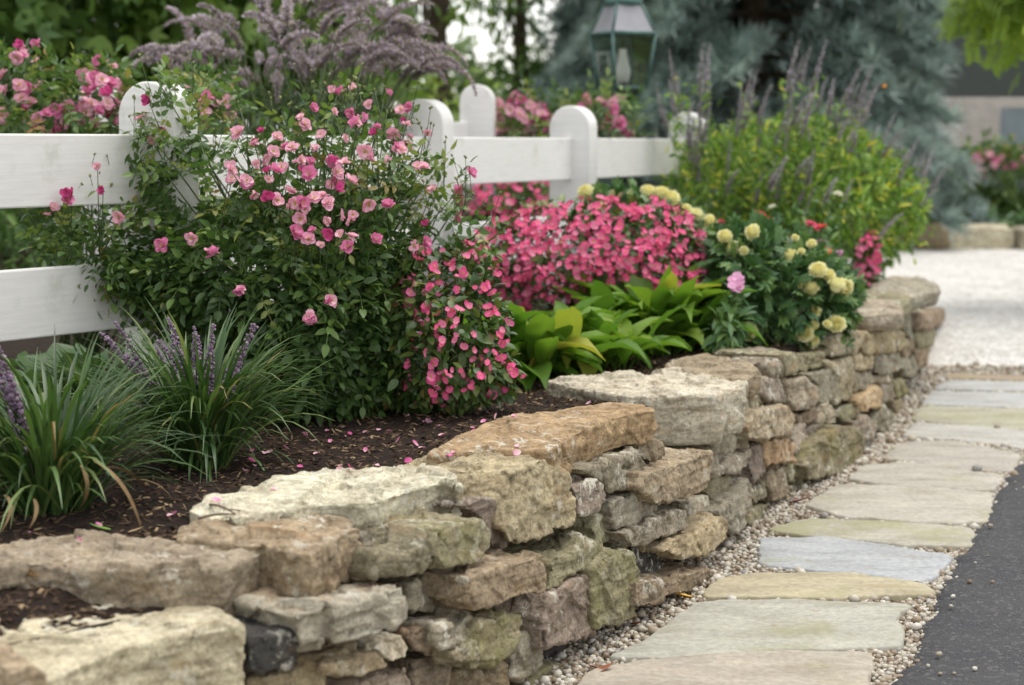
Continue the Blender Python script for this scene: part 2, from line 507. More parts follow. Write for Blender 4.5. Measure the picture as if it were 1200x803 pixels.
# ================================================================== DRY STONE WALL
M_stone = stone_mat()
SC = dict(tan=(.35, .29, .195), cream=(.48, .44, .325), grey=(.26, .238, .190), olive=(.235, .215, .140), brown=(.235, .185, .128),
          orange=(.40, .285, .165), mauve=(.225, .185, .158), dark=(.06, .056, .054), white=(.53, .475, .37), red=(.275, .205, .145),
          green=(.27, .248, .165), pink=(.29, .245, .195), rust=(.33, .26, .175), yel=(.38, .32, .20), buff=(.35, .30, .22), light=(.37, .34, .265), tanB=(.30, .262, .198), cream2=(.42, .35, .235))
# (colour, moss, stand-out from the wall face, outline of the front face in photo pixels[, label])
STONES = [
 ('tan', .2, .30, [(10,786),(38,774),(57,788),(60,825),(5,825)]),
 ('mauve', 0, .06, [(424,620),(441,620),(441,645),(435,679),(418,680)]),
 ('mauve', .05, .04, [(540,592),(565,580),(582,587),(597,610),(598,632),(592,643),(578,647),(571,630),(560,606)], 'purple grey stone leaning under a big tan capstone'),
 ('olive', .35, 0.11, [(437,648),(475,649),(500,620),(507,660),(490,675),(478,680),(436,678)]),
 ('green', .75, 0.11, [(503,626),(540,610),(565,606),(577,622),(576,642),(560,659),(540,668),(505,667)], 'mossy green stone under the white capstone'),
 ('grey', .3, .03, [(492,672),(530,665),(541,671),(547,690),(540,706),(518,711),(500,718),(488,714),(490,685)]),
 ('red', 0, 0.14, [(543,676),(580,663),(633,650),(641,672),(639,696),(610,700),(585,708),(556,717),(542,706)], 'rust brown block in the middle of the wall'),
 ('olive', .35, 0.08, [(637,655),(668,644),(690,620),(698,640),(689,664),(662,676),(655,691),(640,693)]),
 ('green', .6, .03, [(696,602),(715,591),(721,605),(720,626),(705,643),(697,640),(692,620)]),
 ('mauve', .3, .07, [(665,568),(690,559),(706,566),(712,580),(705,593),(690,605),(677,605),(675,585)]),
 ('grey', .45, .06, [(681,551),(712,537),(746,526),(757,542),(749,565),(730,575),(711,577),(701,565)]),
 ('brown', .35, .05, [(748,515),(765,512),(776,521),(778,533),(765,545),(755,541),(747,525)]),
 ('tan', .15, 0.11, [(747,555),(784,545),(818,532),(834,529),(835,545),(830,571),(808,584),(770,594),(759,582),(747,570)]),
 ('grey', .3, .06, [(714,588),(742,571),(763,569),(766,585),(772,600),(762,609),(740,618),(721,623),(717,610)]),
 ('grey', .2, 0.09, [(729,625),(765,607),(795,596),(804,599),(805,619),(790,626),(755,637),(737,640)]),
 ('light', .2, .03, [(801,591),(818,580),(829,580),(833,598),(826,609),(806,617)]),
 ('green', .4, .02, [(827,561),(845,556),(857,558),(851,580),(838,591),(829,580)]),
 ('grey', 0, .08, [(832,602),(850,591),(868,574),(878,558),(884,575),(878,598),(872,619),(858,626),(847,613)]),
 ('dark', .5, .03, [(741,643),(775,639),(778,652),(771,671),(757,677),(744,677),(740,660)]),
 ('yel', .25, 0.11, [(787,631),(820,620),(842,604),(850,611),(850,631),(838,641),(834,649),(815,652),(790,654),(777,646)]),
 ('brown', .45, 0.13, [(744,682),(790,677),(831,664),(833,681),(820,693),(790,701),(765,708),(746,712)]),
 ('grey', .6, .04, [(827,655),(850,644),(868,636),(870,655),(850,669),(834,676)]),
 ('olive', 1.0, 0.1, [(689,664),(702,650),(720,640),(742,643),(747,660),(749,701),(746,726),(725,736),(697,741),(693,720),(691,690)], 'tall block green with moss near the foot of the wall'),
 ('olive', .9, .04, [(717,631),(728,627),(736,634),(736,643),(721,642)]),
 ('mauve', .35, 0.09, [(640,697),(660,684),(685,674),(697,677),(698,743),(688,750),(660,755),(636,760),(634,725)], 'tall grey block with pale lichen near the foot of the wall'),
 ('dark', .3, .0, [(633,759),(680,751),(688,756),(686,776),(660,784),(639,787)]),
 ('green', .9, .04, [(606,803),(640,779),(656,775),(661,791),(655,806),(630,818),(604,818)]),
 ('light', .15, 0.17, [(338,722),(365,710),(408,704),(450,694),(474,686),(476,722),(459,740),(412,752),(355,764),(344,745)]),
 ('grey', .2, .05, [(475,688),(490,676),(493,700),(491,713),(477,722)]),
 ('dark', -.2, 0.14, [(286,744),(315,741),(345,735),(352,753),(350,774),(340,783),(308,791),(291,788)], 'black stone beside the big pale capstone'),
 ('tan', 0, .06, [(290,797),(345,784),(365,770),(378,774),(377,812),(360,822),(288,822)]),
 ('rust', -.2, 0.13, [(376,777),(410,767),(440,760),(454,775),(453,784),(422,794),(379,792)], 'orange and white stone under the pale ledge stone'),
 ('white', -.2, 0.1, [(424,762),(455,741),(471,741),(481,758),(477,771),(456,779),(442,765)], 'small white stone between brown ones'),
 ('brown', .5, 0.09, [(468,739),(505,730),(513,744),(510,758),(501,767),(483,769),(479,756)]),
 ('grey', .35, 0.12, [(510,736),(540,726),(553,709),(559,728),(558,746),(546,759),(512,760)]),
 ('olive', .9, 0.13, [(558,728),(600,716),(617,715),(619,730),(608,746),(597,766),(576,783),(534,779),(528,764),(555,752)]),
 ('olive', .6, .04, [(614,714),(635,701),(639,720),(637,731),(619,733)]),
 ('grey', .4, .04, [(606,748),(620,734),(634,735),(635,775),(625,791),(608,800),(597,796),(597,768)]),
 ('pink', .3, .03, [(481,772),(503,765),(517,757),(530,768),(524,800),(517,820),(483,820)]),
 ('pink', .3, .07, [(392,806),(450,785),(475,782),(485,800),(485,825),(390,825)]),
 ('brown', .4, .04, [(526,782),(575,785),(596,776),(598,812),(575,825),(522,825)]),
 ('green', .4, .05, [(849,478),(870,464),(889,459),(894,473),(881,491),(862,494),(849,488)]),
 ('grey', .2, .03, [(891,444),(912,441),(921,455),(921,473),(900,472),(888,462)]),
 ('buff', .05, .08, [(879,481),(925,473),(930,490),(927,509),(910,514),(879,516),(875,500)]),
 ('grey', .15, .03, [(836,504),(855,498),(863,515),(858,531),(845,546),(833,554),(832,530)]),
 ('buff', .25, .02, [(861,501),(876,491),(879,515),(873,528),(861,531)]),
 ('grey', .2, .05, [(851,537),(862,529),(879,527),(881,546),(862,556),(838,559),(837,553)]),
 ('orange', 0, .05, [(894,516),(920,512),(931,521),(931,541),(915,544),(897,548),(895,530)], 'bright orange stone half way up the wall'),
 ('light', .3, .03, [(924,515),(932,494),(944,488),(946,510),(948,533),(942,539),(931,536),(929,520)]),
 ('mauve', .1, .04, [(879,524),(893,517),(899,535),(894,561),(883,569),(878,550)]),
 ('brown', .3, .03, [(900,550),(922,544),(926,580),(905,589),(898,570)]),
 ('green', .5, .03, [(922,544),(943,540),(945,560),(935,569),(924,566)]),
 ('grey', .3, .02, [(924,570),(944,562),(946,579),(928,587)]),
 ('olive', .5, .02, [(882,570),(897,561),(899,581),(885,592),(879,585)]),
 ('olive', .6, .03, [(878,596),(901,589),(904,606),(886,617),(872,615)]),
 ('green', .5, .05, [(918,415),(940,412),(950,425),(947,437),(921,439)]),
 ('buff', .15, .05, [(920,444),(942,441),(959,455),(956,476),(932,484),(924,470)]),
 ('grey', .35, .03, [(946,439),(970,432),(986,440),(987,466),(965,476),(956,470),(958,452)]),
 ('green', .55, .04, [(965,424),(997,418),(1002,440),(1004,456),(995,471),(979,474),(984,445)]),
 ('olive', .5, .02, [(949,416),(966,413),(966,431),(951,433)]),
 ('tan', .0, .04, [(977,394),(1005,387),(1011,400),(1001,416),(974,417)]),
 ('yel', .3, .05, [(1009,391),(1045,385),(1063,391),(1063,406),(1050,414),(1015,416),(1008,405)]),
 ('yel', .3, .03, [(999,416),(1012,413),(1026,417),(1025,433),(1002,435)]),
 ('grey', .1, .03, [(1026,417),(1053,412),(1057,430),(1048,439),(1027,439)]),
 ('grey', .1, .02, [(1001,436),(1020,434),(1025,448),(1012,461),(1004,453)]),
 ('brown', .1, .02, [(1023,440),(1046,437),(1046,449),(1025,451)]),
 ('orange', .0, .05, [(1003,470),(1028,452),(1034,460),(1031,477),(1010,483)], 'orange tan stone low in the far part of the wall'),
 ('grey', .15, .02, [(1031,452),(1048,448),(1049,466),(1034,474)]),
 ('olive', 1.0, .03, [(1046,446),(1060,444),(1064,461),(1051,469)]),
 ('olive', .8, .09, [(944,546),(955,519),(985,497),(1001,499),(1013,515),(1009,541),(985,557),(949,564)], 'big mossy boulder at the foot of the far wall'),
 ('mauve', -.1, .07, [(997,494),(1015,487),(1027,500),(1023,516),(1004,519)]),
 ('grey', .3, .06, [(1022,490),(1040,473),(1051,485),(1049,503),(1035,509),(1024,501)]),
 ('brown', .3, .03, [(1045,469),(1057,467),(1058,489),(1050,493)]),
 ('green', .6, .03, [(980,478),(1004,471),(1007,488),(990,496),(981,490)]),
 ('buff', .3, .03, [(956,478),(972,469),(981,480),(983,496),(959,501)]),
 ('mauve', .1, .03, [(941,505),(955,496),(966,505),(961,519),(944,523)]),
 ('brown', .3, .02, [(931,485),(955,477),(959,491),(945,499),(934,494)]),
 ('grey', .0, .02, [(1057,361),(1078,359),(1081,380),(1068,398),(1059,386)]),
 ('red', 0, .06, [(1077,369),(1105,361),(1105,379),(1085,388),(1077,386)]),
 ('olive', .3, .05, [(1074,390),(1101,385),(1103,403),(1077,409)]),
 ('brown', .3, .05, [(1073,410),(1101,404),(1099,426),(1079,431)]),
 ('brown', .2, .02, [(1057,405),(1070,394),(1075,410),(1061,421)]),
 ('grey', .2, .03, [(1054,424),(1072,415),(1079,428),(1068,444),(1061,441)]),
]
# capstones: colour, moss, stand-out, top outline, its front edge, bottom of its face, label
CAPS = [
 ('cream', -.45, .12, [(-90,765),(-110,705),(0,697),(62,691),(105,696),(217,698),(242,704),(266,722),(283,736),(205,748),(140,761),(100,780),(60,800),(20,812)], [(205,748),(140,761),(283,736)], None, .30, 'big pale cream boulder with a smooth top in the near corner'),
 ('tanB', -.1, .0, [(-60,648),(30,631),(75,625),(130,628),(200,632),(290,634),(312,641),(308,649),(262,669),(210,667),(150,669),(110,668),(60,663),(0,666),(-60,672)], [(262,669),(308,649)], None, .135, 'rough grey capstone behind the big pale boulder'),
 ('rust', .0, .08, [(205,630),(213,620),(237,612),(300,606),(375,604),(410,608),(423,621),(398,630),(366,652),(335,649),(310,640),(255,637)], [(398,630),(366,652),(423,621)], 0.54, .115, 'pitted brown capstone'),
 ('white', -.2, .08, [(220,598),(232,588),(275,574),(335,557),(375,551),(450,549),(497,546),(530,555),(541,570),(520,566),(487,572),(440,589),(375,593),(325,601),(282,608),(240,605)], [(487,572),(520,566),(440,589)], 0.562, .085, 'flat whitish capstone dotted with a few petals'),
 ('orange', -.3, .10, [(502,532),(522,519),(572,494),(607,485),(640,482),(690,475),(725,473),(768,478),(769,482),(718,492),(678,508),(650,527),(620,528),(562,528)], [(718,492),(678,508),(650,527)], 0.58, .095, 'flat orange tan capstone'),
 ('white', -.12, .07, [(640,446),(696,436),(760,438),(784,433),(812,435),(860,442),(874,448),(874,454),(848,459),(846,463),(806,464),(736,465),(686,457)], [(806,464),(846,463)], None, .165, 'thick white capstone with lichen'),
 ('tan', .05, .08, [(776,428),(792,420),(830,417),(870,423),(888,431),(890,438),(872,446),(820,440)], [(872,446),(888,433)], None, .075, None),
 ('grey', .0, .05, [(828,416),(870,407),(905,410),(919,416),(918,424),(905,431),(880,426),(845,421)], [(905,431)], None, .06, None),
 ('light', .05, .10, [(985,362),(990,349),(1043,354),(1058,362),(1057,368),(1020,371),(990,371)], [(1020,371)], 0.58, .07, None),
 ('olive', .25, .06, [(996,348),(1003,341),(1053,344),(1068,350),(1064,357),(1040,357)], [(1064,357)], 0.57, .07, None),
 ('light', .1, .05, [(1018,338),(1026,325),(1076,325),(1098,333),(1101,341),(1064,349),(1030,345)], [(1064,349),(1100,341)], 0.575, .08, 'last capstone at the far end of the wall'),
]
wall = thing('dry_stone_wall', (FX(6.0), 6.0, 0), 'low curving dry stone retaining wall of rough brown, grey and mossy stones', 'wall')
def prism(front, inward, depth, shrink=.88, bulge=.012, lower=None):
    """closed block from a front ring pushed inward; returns verts, faces"""
    f = np.asarray(front); n_ = len(f); cen = f.mean(0)
    a = cen + (f - cen) * .94 - inward * (bulge)
    b_ = f
    c_ = f + inward * depth * .5
    d_ = cen + (f - cen) * shrink + inward * depth
    V = np.concatenate([a, b_, c_, d_]); F = []
    F.append(list(range(n_))); F.append(list(range(3 * n_, 4 * n_))[::-1])
    for r in range(3):
        for i in range(n_):
            j = (i + 1) % n_
            F.append([r * n_ + i, (r + 1) * n_ + i, (r + 1) * n_ + j, r * n_ + j])
    return V, F
raw = []
seed = 0
for e in STONES:
    col, moss, p, poly = e[:4]; lab = e[4] if len(e) > 4 else None
    pts = np.array([onface(a, b, p) for a, b in poly])
    cen = pts.mean(0); n_ = wall_normal(cen[1]); dist = cen[1]
    rel = pts - cen; rl = np.linalg.norm(rel, axis=1, keepdims=True)
    pts = cen + rel * np.clip((rl - .0055) / rl, .8, 1)
    fine_ = []
    for a in range(len(pts)):
        q0, q1 = pts[a], pts[(a + 1) % len(pts)]
        fine_ += [q0, (q0 + q1) / 2 + rel[a] / rl[a] * rng.normal(0, .004)]
    pts = np.array(fine_)
    sz = pts[:, 2].max() - pts[:, 2].min()
    depth = rng.uniform(.20, .28) + p
    V, F = prism(pts, -n_, depth, .86, .004 + .03 * sz * rng.uniform(0, 1))
    raw.append(('wall_stone', V, F, col, moss, lab, dist, 1.0))
for (col, moss, p, top, fe, zz, th, lab) in CAPS:
    z = zz or np.mean([onface(a, b, p)[2] for a, b in fe])
    T = np.array([onz(a, b, z) for a, b in top])
    cen = T.mean(0)
    # limit how far back a slab reaches
    lowr = cen + (T - cen) * np.array([.955, .955, 1]) - np.array([0, 0, th])
    n_ = len(T)
    up = cen + (T - cen) * .93 + np.array([0, 0, .006])
    V = np.concatenate([up, T, T - np.array([0, 0, th * .55]), lowr]); F = [list(range(n_)), list(range(3 * n_, 4 * n_))[::-1]]
    for r in range(3):
        for i in range(n_):
            j = (i + 1) % n_
            F.append([r * n_ + i, (r + 1) * n_ + i, (r + 1) * n_ + j, r * n_ + j])
    print('cap', col, 'z', round(z, 3), 'y', round(cen[1], 2), 'depth', round(np.ptp(T[:, 1]), 2), 'width', round(np.ptp(T[:, 0]), 2))
    raw.append(('capstone', V, F, col, moss, lab, T[:, 1].min(), 1.15))

# the wall runs on past the left edge of the picture
yl = np.linspace(1.75, 2.92, 200); xl = FX(yl); sl = np.concatenate([[0], np.cumsum(np.hypot(np.diff(yl), np.diff(xl)))])
for r_, (z0, z1, cnt) in enumerate(((-.02, .13, 4), (.14, .27, 4), (.28, .40, 4), (.41, .52, 3))):
    cut = np.linspace(0, sl[-1], cnt + 1); cut[1:-1] += rng.normal(0, .04, cnt - 1)
    for a, b_ in zip(cut[:-1], cut[1:]):
        ya, yb = np.interp([a + .005, b_ - .005], sl, yl); n_ = wall_normal((ya + yb) / 2); p = rng.uniform(.02, .07)
        def fp_(y, z): return np.array([FX(y) - BATTER * z, y, z]) + n_ * p
        pts = np.array([fp_(ya, z0 + .01), fp_(ya, z1), fp_((ya + yb) / 2, z1 + .004), fp_(yb, z1), fp_(yb, z0 + .01), fp_((ya + yb) / 2, z0)])
        V, F = prism(pts, -n_, .24 if r_ < 3 else .42, .88, .012)
        raw.append(('wall_stone' if r_ < 3 else 'capstone', V, F, ['tan', 'grey', 'brown', 'light', 'olive'][rng.integers(5)], .1, None, 5.0, 1.0))

# one capstone shows a tall sloping face: a hull over its face and its top
fpx = [(540,588),(545,566),(570,560),(600,552),(640,538),(665,556),(675,590),(678,607),(660,621),(632,631),(598,635),(588,618),(560,600)]
fp = [onface(a, b, -.06 if a < 575 else .07) for a, b in fpx]
zt = onface(640, 536, .07)[2]
tp = [onz(a, b, zt - (.03 if a < 510 else 0)) for a, b in [(470,546),(500,537),(555,529),(618,530),(640,537)]]
hp = fp + tp + [q - np.array([0, 0, .12]) for q in tp[:4]]
bm = bmesh.new(); hv = [bm.verts.new(q) for q in hp]
bmesh.ops.convex_hull(bm, input=hv)
bmesh.ops.delete(bm, geom=[q for q in bm.verts if not q.link_faces], context='VERTS')
bm.verts.index_update()
raw.append(('capstone', np.array([q.co[:] for q in bm.verts]), [[q.index for q in f.verts] for f in bm.faces], 'cream2', -.24, 'big tan capstone with a rough sloping face', 4.2, 1.2))
bm.free()

def remesh_all(items):
    """items: (verts, faces, voxel) -> list of (verts, faces as quads, normals)"""
    objs = []
    for V, F, vx in items:
        me = bpy.data.meshes.new('blank'); me.from_pydata(V.tolist(), [], F)
        bm = bmesh.new(); bm.from_mesh(me)
        bmesh.ops.triangulate(bm, faces=[f for f in bm.faces if len(f.verts) > 4])
        bmesh.ops.recalc_face_normals(bm, faces=bm.faces); bm.to_mesh(me); bm.free()
        o = bpy.data.objects.new('blank', me); COL.objects.link(o)
        r = o.modifiers.new('r', 'REMESH'); r.mode = 'VOXEL'; r.voxel_size = vx
        objs.append(o)
    dg = bpy.context.evaluated_depsgraph_get()
    out = []
    for o in objs:
        me = o.evaluated_get(dg).to_mesh()
        nv = len(me.vertices); V = np.zeros(nv * 3, np.float32); N = np.zeros(nv * 3, np.float32)
        me.vertices.foreach_get('co', V); me.vertices.foreach_get('normal', N)
        lt = np.zeros(len(me.polygons), np.int32); me.polygons.foreach_get('loop_total', lt)
        li = np.zeros(len(me.loops), np.int32); me.loops.foreach_get('vertex_index', li)
        if len(lt) and (lt == 4).all(): F = li.reshape(-1, 4)
        else:
            F = []; i = 0
            for t_ in lt:
                q = list(li[i:i + t_]); i += t_
                F.append(q + [q[-1]] * (4 - len(q)) if len(q) < 4 else q[:4])
            F = np.array(F)
        out.append((V.reshape(-1, 3).astype(float), F, N.reshape(-1, 3).astype(float)))
        o.evaluated_get(dg).to_mesh_clear()
    for o in objs:
        me = o.data; bpy.data.objects.remove(o); bpy.data.meshes.remove(me)
    return out
def relax(V, F, it=2, k=.5):
    n_ = len(V)
    for _ in range(it):
        A = np.zeros_like(V); c = np.zeros(n_)
        for i in range(4):
            a = F[:, i]; b_ = F[:, (i + 1) % 4]
            np.add.at(A, a, V[b_]); np.add.at(c, a, 1); np.add.at(A, b_, V[a]); np.add.at(c, b_, 1)
        V = V * (1 - k) + k * A / np.maximum(c, 1)[:, None]
    return V
def normals(V, F):
    fn = np.cross(V[F[:, 2]] - V[F[:, 0]], V[F[:, 3]] - V[F[:, 1]]); N = np.zeros_like(V)
    for i in range(4): np.add.at(N, F[:, i], fn)
    return nrm(N)
def roughen(V, F, s, amp=1.0, ftilt=.105, fs=7.0, strat=1.0):
    """chipped planar facets, broken bedding ledges and grit"""
    N = normals(V, F)
    side = np.clip(1.25 - 1.4 * np.abs(N[:, 2]), 0, 1); flat = .45 + .55 * side
    w1 = V + (fbm(V * 6, s + 50, 2) * .008)[:, None]
    d = facet(w1, fs, s) * ftilt * amp
    d += facet(V + (fbm(V * 12, s + 53, 2) * .004)[:, None], fs * 2.6, s + 9) * ftilt * 1.1 * amp
    d += facet(V, fs * 6.5, s + 19) * ftilt * 1.2 * amp
    for h_, a_, q_ in ((.030, .0026, .03), (.012, .0016, .02)):
        zc = V[:, 2] + fbm(V * np.array([4, 4, 9]), s + 60, 3) * q_ * .6 + V[:, 0] * .06
        k_ = np.floor(zc / h_ + vnoise(V * 22, s + 63) * .2).astype(np.int64)
        d += (_h(k_, k_ * 0 + s, k_ * 0, 3) - .5) * 2 * a_ * strat * side * (.25 + .75 * (vnoise(V * 5, s + 64) > 0))
    pit = np.clip(fbm(V * 26, s + 70, 3) - .28, 0, 1) * np.clip(fbm(V * 4, s + 71, 2) + .1, 0, 1)
    d -= pit * .035 * flat * strat
    d += fbm(V * 5, s + 20, 2) * .0035 * amp * flat
    d += fbm(V * 40, s + 40, 3) * .0013 * amp
    d += fbm(V * 120, s + 45, 2) * .0007
    return V + N * (np.clip(d, -.016, .010) - .001)[:, None]
vox = [(.0040 if r[0] == 'wall_stone' else .0048) * max(1.0, r[6] / 4.6) ** 1.3 for r in raw]
res = remesh_all([(r[1], r[2], v_) for r, v_ in zip(raw, vox)])
for i, ((nm, V0, F0, col, moss, lab, dist, am), (V, F, N)) in enumerate(zip(raw, res)):
    V = roughen(V, F, 100 + i * 17, am * (1.0 if moss > -.25 else .6), fs=rng.uniform(5, 9), strat=(1.0 if moss > -.25 else .6) * (1.6 if nm == 'capstone' else 1.4))
    g = G(); g.add(V, F)
    cen = V.mean(0)
    me = g.mesh(nm, M_stone, cen)
    o = put(nm, me, wall, cen)
    j = rng.uniform(.88, 1.12)
    kk = .22 if col not in ('dark', 'white', 'cream') else .0
    c = (np.array(SC[col]) * (1 - kk) + np.array([.30, .255, .18]) * kk) * j * (1 + rng.uniform(-.03, .03, 3))
    o.color = (c[0], c[1], c[2], moss * .8)
    if lab: o['label'] = lab
    if nm == 'capstone':
        HITV.append(V); HITF.append((F + sum(HITN)).tolist()); HITN.append(len(V))
# earth and rubble packed behind the facing stones
ys2 = np.linspace(2.2, 10.5, 260); zs = np.linspace(-.02, .44, 26)
P = []
for z in zs:
    q = np.stack([FX(ys2) - BATTER * z - .13, ys2, np.full(len(ys2), z)], 1)
    q[:, 0] += fbm(q * 13, 5, 3) * .03
    P.append(q)
P = np.stack(P); k = P.shape[1]
F = np.array([[a * k + i, (a + 1) * k + i, (a + 1) * k + i + 1, a * k + i + 1] for a in range(len(zs) - 1) for i in range(k - 1)])
M_fill = ground_mat('packed_earth', (.03, .024, .017), (.10, .085, .06), 26, .03)
g = G(); g.add(P.reshape(-1, 3), F); g.build('rubble_core', M_fill, wall)

BEDBVH = BVHTree.FromPolygons([Vector(p) for p in HITV[0]], HITF[0])
BVH = BVHTree.FromPolygons([Vector(p) for p in np.concatenate(HITV)], [f for q in HITF for f in q])
def drop(px, py):
    h = BVH.ray_cast(Vector(EYE), Vector(ray(px, py)).normalized())
    return (np.array(h[0]), np.array(h[1])) if h[0] is not None else (onz(px, py, .48), np.array([0, 0, 1.0]))
def bedz(x, y):
    h = BVH.ray_cast(Vector((x, y, 3)), Vector((0, 0, -1)))
    return h[0].z if h[0] is not None else BEDZ

# ================================================================== FLAGSTONES
FL = [
 ('pinkish grey flagstone nearest the bottom edge of the path', (0.378, 0.340, 0.281), .0, [(690,783),(740,772),(900,760),(1026,763),(1022,803),(1012,840),(640,838)]),
 ('wide pale grey green flagstone, second from the near end', (0.370, 0.365, 0.315), .3, [(712,769),(769,742),(787,720),(812,705),(925,701),(1074,708),(1055,719),(1067,738),(1064,757),(925,761),(787,769)]),
 ('narrow buff flagstone stained with yellow rust', (0.396, 0.353, 0.246), .45, [(823,692),(842,677),(888,669),(994,670),(1081,682),(1102,695),(980,699),(824,700)]),
 ('smooth blue grey flagstone', (0.353, 0.370, 0.383), .0, [(891,629),(971,629),(1124,651),(1110,669),(1078,683),(998,672),(886,661)]),
 ('narrow flagstone, green on the left and pale on the right', (0.378, 0.361, 0.306), .6, [(893,619),(943,606),(1053,611),(1144,618),(1138,640),(1062,638),(934,627)]),
 ('broad pale flagstone beside the far mossy boulder', (0.396, 0.374, 0.323), .3, [(934,590),(980,567),(1044,567),(1168,576),(1160,612),(1076,611),(980,604)]),
 ('pale grey flagstone with a small rust spot', (0.387, 0.365, 0.319), .2, [(993,561),(1010,544),(1060,540),(1150,551),(1174,556),(1168,574),(1100,572),(1040,567)]),
 ('plain buff grey flagstone, eighth from the near end', (0.370, 0.348, 0.306), .1, [(1030,537),(1060,516),(1120,516),(1196,531),(1190,553),(1130,550),(1070,541)]),
 ('light grey flagstone, fifth from the far end', (0.404, 0.396, 0.365), .0, [(1052,511),(1075,495),(1200,503),(1240,515),(1230,530),(1130,516)]),
 ('greenish flagstone between two light grey ones', (0.361, 0.353, 0.272), .4, [(1064,491),(1080,475),(1200,479),(1290,489),(1280,505),(1150,501)]),
 ('bluish flagstone near the far end of the path', (0.387, 0.396, 0.391), .0, [(1090,458),(1200,460),(1310,467),(1330,485),(1200,478),(1078,474)]),
 ('pale bluish flagstone, last but one at the far end', (0.396, 0.404, 0.399), .0, [(1110,445),(1200,447),(1320,451),(1350,465),(1200,458),(1093,456)]),
 ('narrow tan edging slab between path and white gravel', (0.310, 0.249, 0.178), .1, [(1104,437),(1200,440),(1350,445),(1350,452),(1200,446),(1106,443)]),
]
m, n, l, b = newmat('flagstone'); M_flag = m
v, oi = objvec(n, l)
vs, _ = objvec(n, l, 37.0, (2.2, 6, 1))
c = mixc(n, l, 1.0, oi.outputs['Color'], ramp_out(n, l, noise(n, l, vs, 1.6, 6, .62), [(.3, (.76, .74, .70)), (.5, (1, 1, 1)), (.70, (1.20, 1.19, 1.16))]), 'MULTIPLY')
c = mixc(n, l, 1.0, c, ramp_out(n, l, noise(n, l, v, 45, 5, .7), [(.35, (.80, .79, .77)), (.65, (1.14, 1.14, 1.13))]), 'MULTIPLY')
st = step(n, l, noise(n, l, vs, 1.1, 4, .6), .60, .76)
c = mixc(n, l, math_(n, l, 'MULTIPLY', st, .6), c, (.40, .285, .15))
mf = step(n, l, math_(n, l, 'ADD', noise(n, l, v, 2.6, 6, .65), math_(n, l, 'MULTIPLY', oi.outputs['Alpha'], .22)), .56, .80)
c = mixc(n, l, math_(n, l, 'MULTIPLY', mf, .7), c, (.27, .265, .12))
grit = step(n, l, noise(n, l, v, 55, 5, .8), .60, .68)
c = mixc(n, l, math_(n, l, 'MULTIPLY', grit, .35), c, (.17, .145, .115))
sp = step(n, l, noise(n, l, v, 9, 3, .5), .70, .74)
c = mixc(n, l, math_(n, l, 'MULTIPLY', sp, .5), c, (.30, .19, .10))
soil = step(n, l, noise(n, l, v, 3.6, 7, .78), .52, .70)
c = mixc(n, l, math_(n, l, 'MULTIPLY', soil, .42), c, (.23, .195, .14))
l.new(c, b.inputs['Base Color']); b.inputs['Roughness'].default_value = .72
b.inputs['Specular IOR Level'].default_value = .35
h = bump(n, l, noise(n, l, vs, 3, 6, .6), .5, .006); h = bump(n, l, noise(n, l, v, 80, 4, .7), .45, .0015, h)
l.new(h, b.inputs['Normal'])
FLAGPOLY = []
for i, (lab, col, moss, poly) in enumerate(FL):
    T = np.array([onz(a, b_, .026) for a, b_ in poly])
    Q = []
    for a in range(len(T)):
        p0, p1 = T[a], T[(a + 1) % len(T)]
        k = max(2, int(np.linalg.norm(p1 - p0) / .02))
        for s in range(k): Q.append(p0 + (p1 - p0) * s / k)
    Q = np.array(Q)
    for _ in range(3): Q = (np.roll(Q, 1, 0) + 2 * Q + np.roll(Q, -1, 0)) / 4
    cen = Q.mean(0); od = nrm(Q - cen)
    Q = Q - od * .006 + od * (fbm(Q * 7, 31 + i, 3) * .026 + fbm(Q * 40, 61 + i, 3) * .011)[:, None]; Q[:, 2] = .026
    FLAGPOLY.append(Q[:, :2])
    tilt = rng.uniform(-.006, .006, 2)
    rings = [(.004, -.036), (.002, -.006), (-.002, -.001), (-.006, 0.0), (-.06, .0)]
    V = []
    for off, dz in rings:
        r_ = Q + od * off; r_[:, 2] = .026 + dz + (fbm(r_ * 16, 7, 3) * .0035 if dz > -.02 else 0); V.append(r_)
    V = np.concatenate(V); k = len(Q)
    V[:, 2] += (V[:, :2] - cen[:2]) @ tilt
    F4 = np.array([[r * k + a, r * k + (a + 1) % k, (r + 1) * k + (a + 1) % k, (r + 1) * k + a] for r in range(len(rings) - 1) for a in range(k)])
    g = G(); g.add(V, [F4, (np.arange(k) + (len(rings) - 1) * k)[None]])
    o = g.build('flagstone', M_flag, org=cen)
    tag(o, lab, 'flagstone', 'flagstones of the garden path'); o.color = (*(c_ * 1.0 for c_ in col), moss)

# loose pea gravel in the joints
m, n, l, b = newmat('pebble'); M_peb = m
a = n.new('ShaderNodeAttribute'); a.attribute_name = 'rnd'
c = ramp_out(n, l, a.outputs['Fac'], [(0, (.13, .09, .065)), (.15, (.25, .19, .125)), (.4, (.36, .31, .235)), (.6, (.46, .42, .34)), (.85, (.58, .55, .48)), (1, (.22, .21, .20))])
l.new(c, b.inputs['Base Color']); b.inputs['Roughness'].default_value = .7
N = 62000
yy = 3.2 + (10.6 - 3.2) * rng.random(N) ** 1.25
ex = np.interp(yy, [p[1] for p in edge], [p[0] for p in edge])
ex = np.where(yy > edge[-1][1], 4.0, ex)
xx = FX(yy) - .05 + (ex + .06 - FX(yy)) * rng.random(N)
Pk = np.stack([xx, yy], 1); keep = np.ones(N, bool)
for q in FLAGPOLY:
    ins = inpoly(Pk, q[::3]); keep &= ~(ins & (edist(Pk, q[::3]) > .006))
Pk = Pk[keep][:30000]; N = len(Pk)
print('pebbles', N)
ns = 26; k_ = rng.integers(0, len(ee), ns)
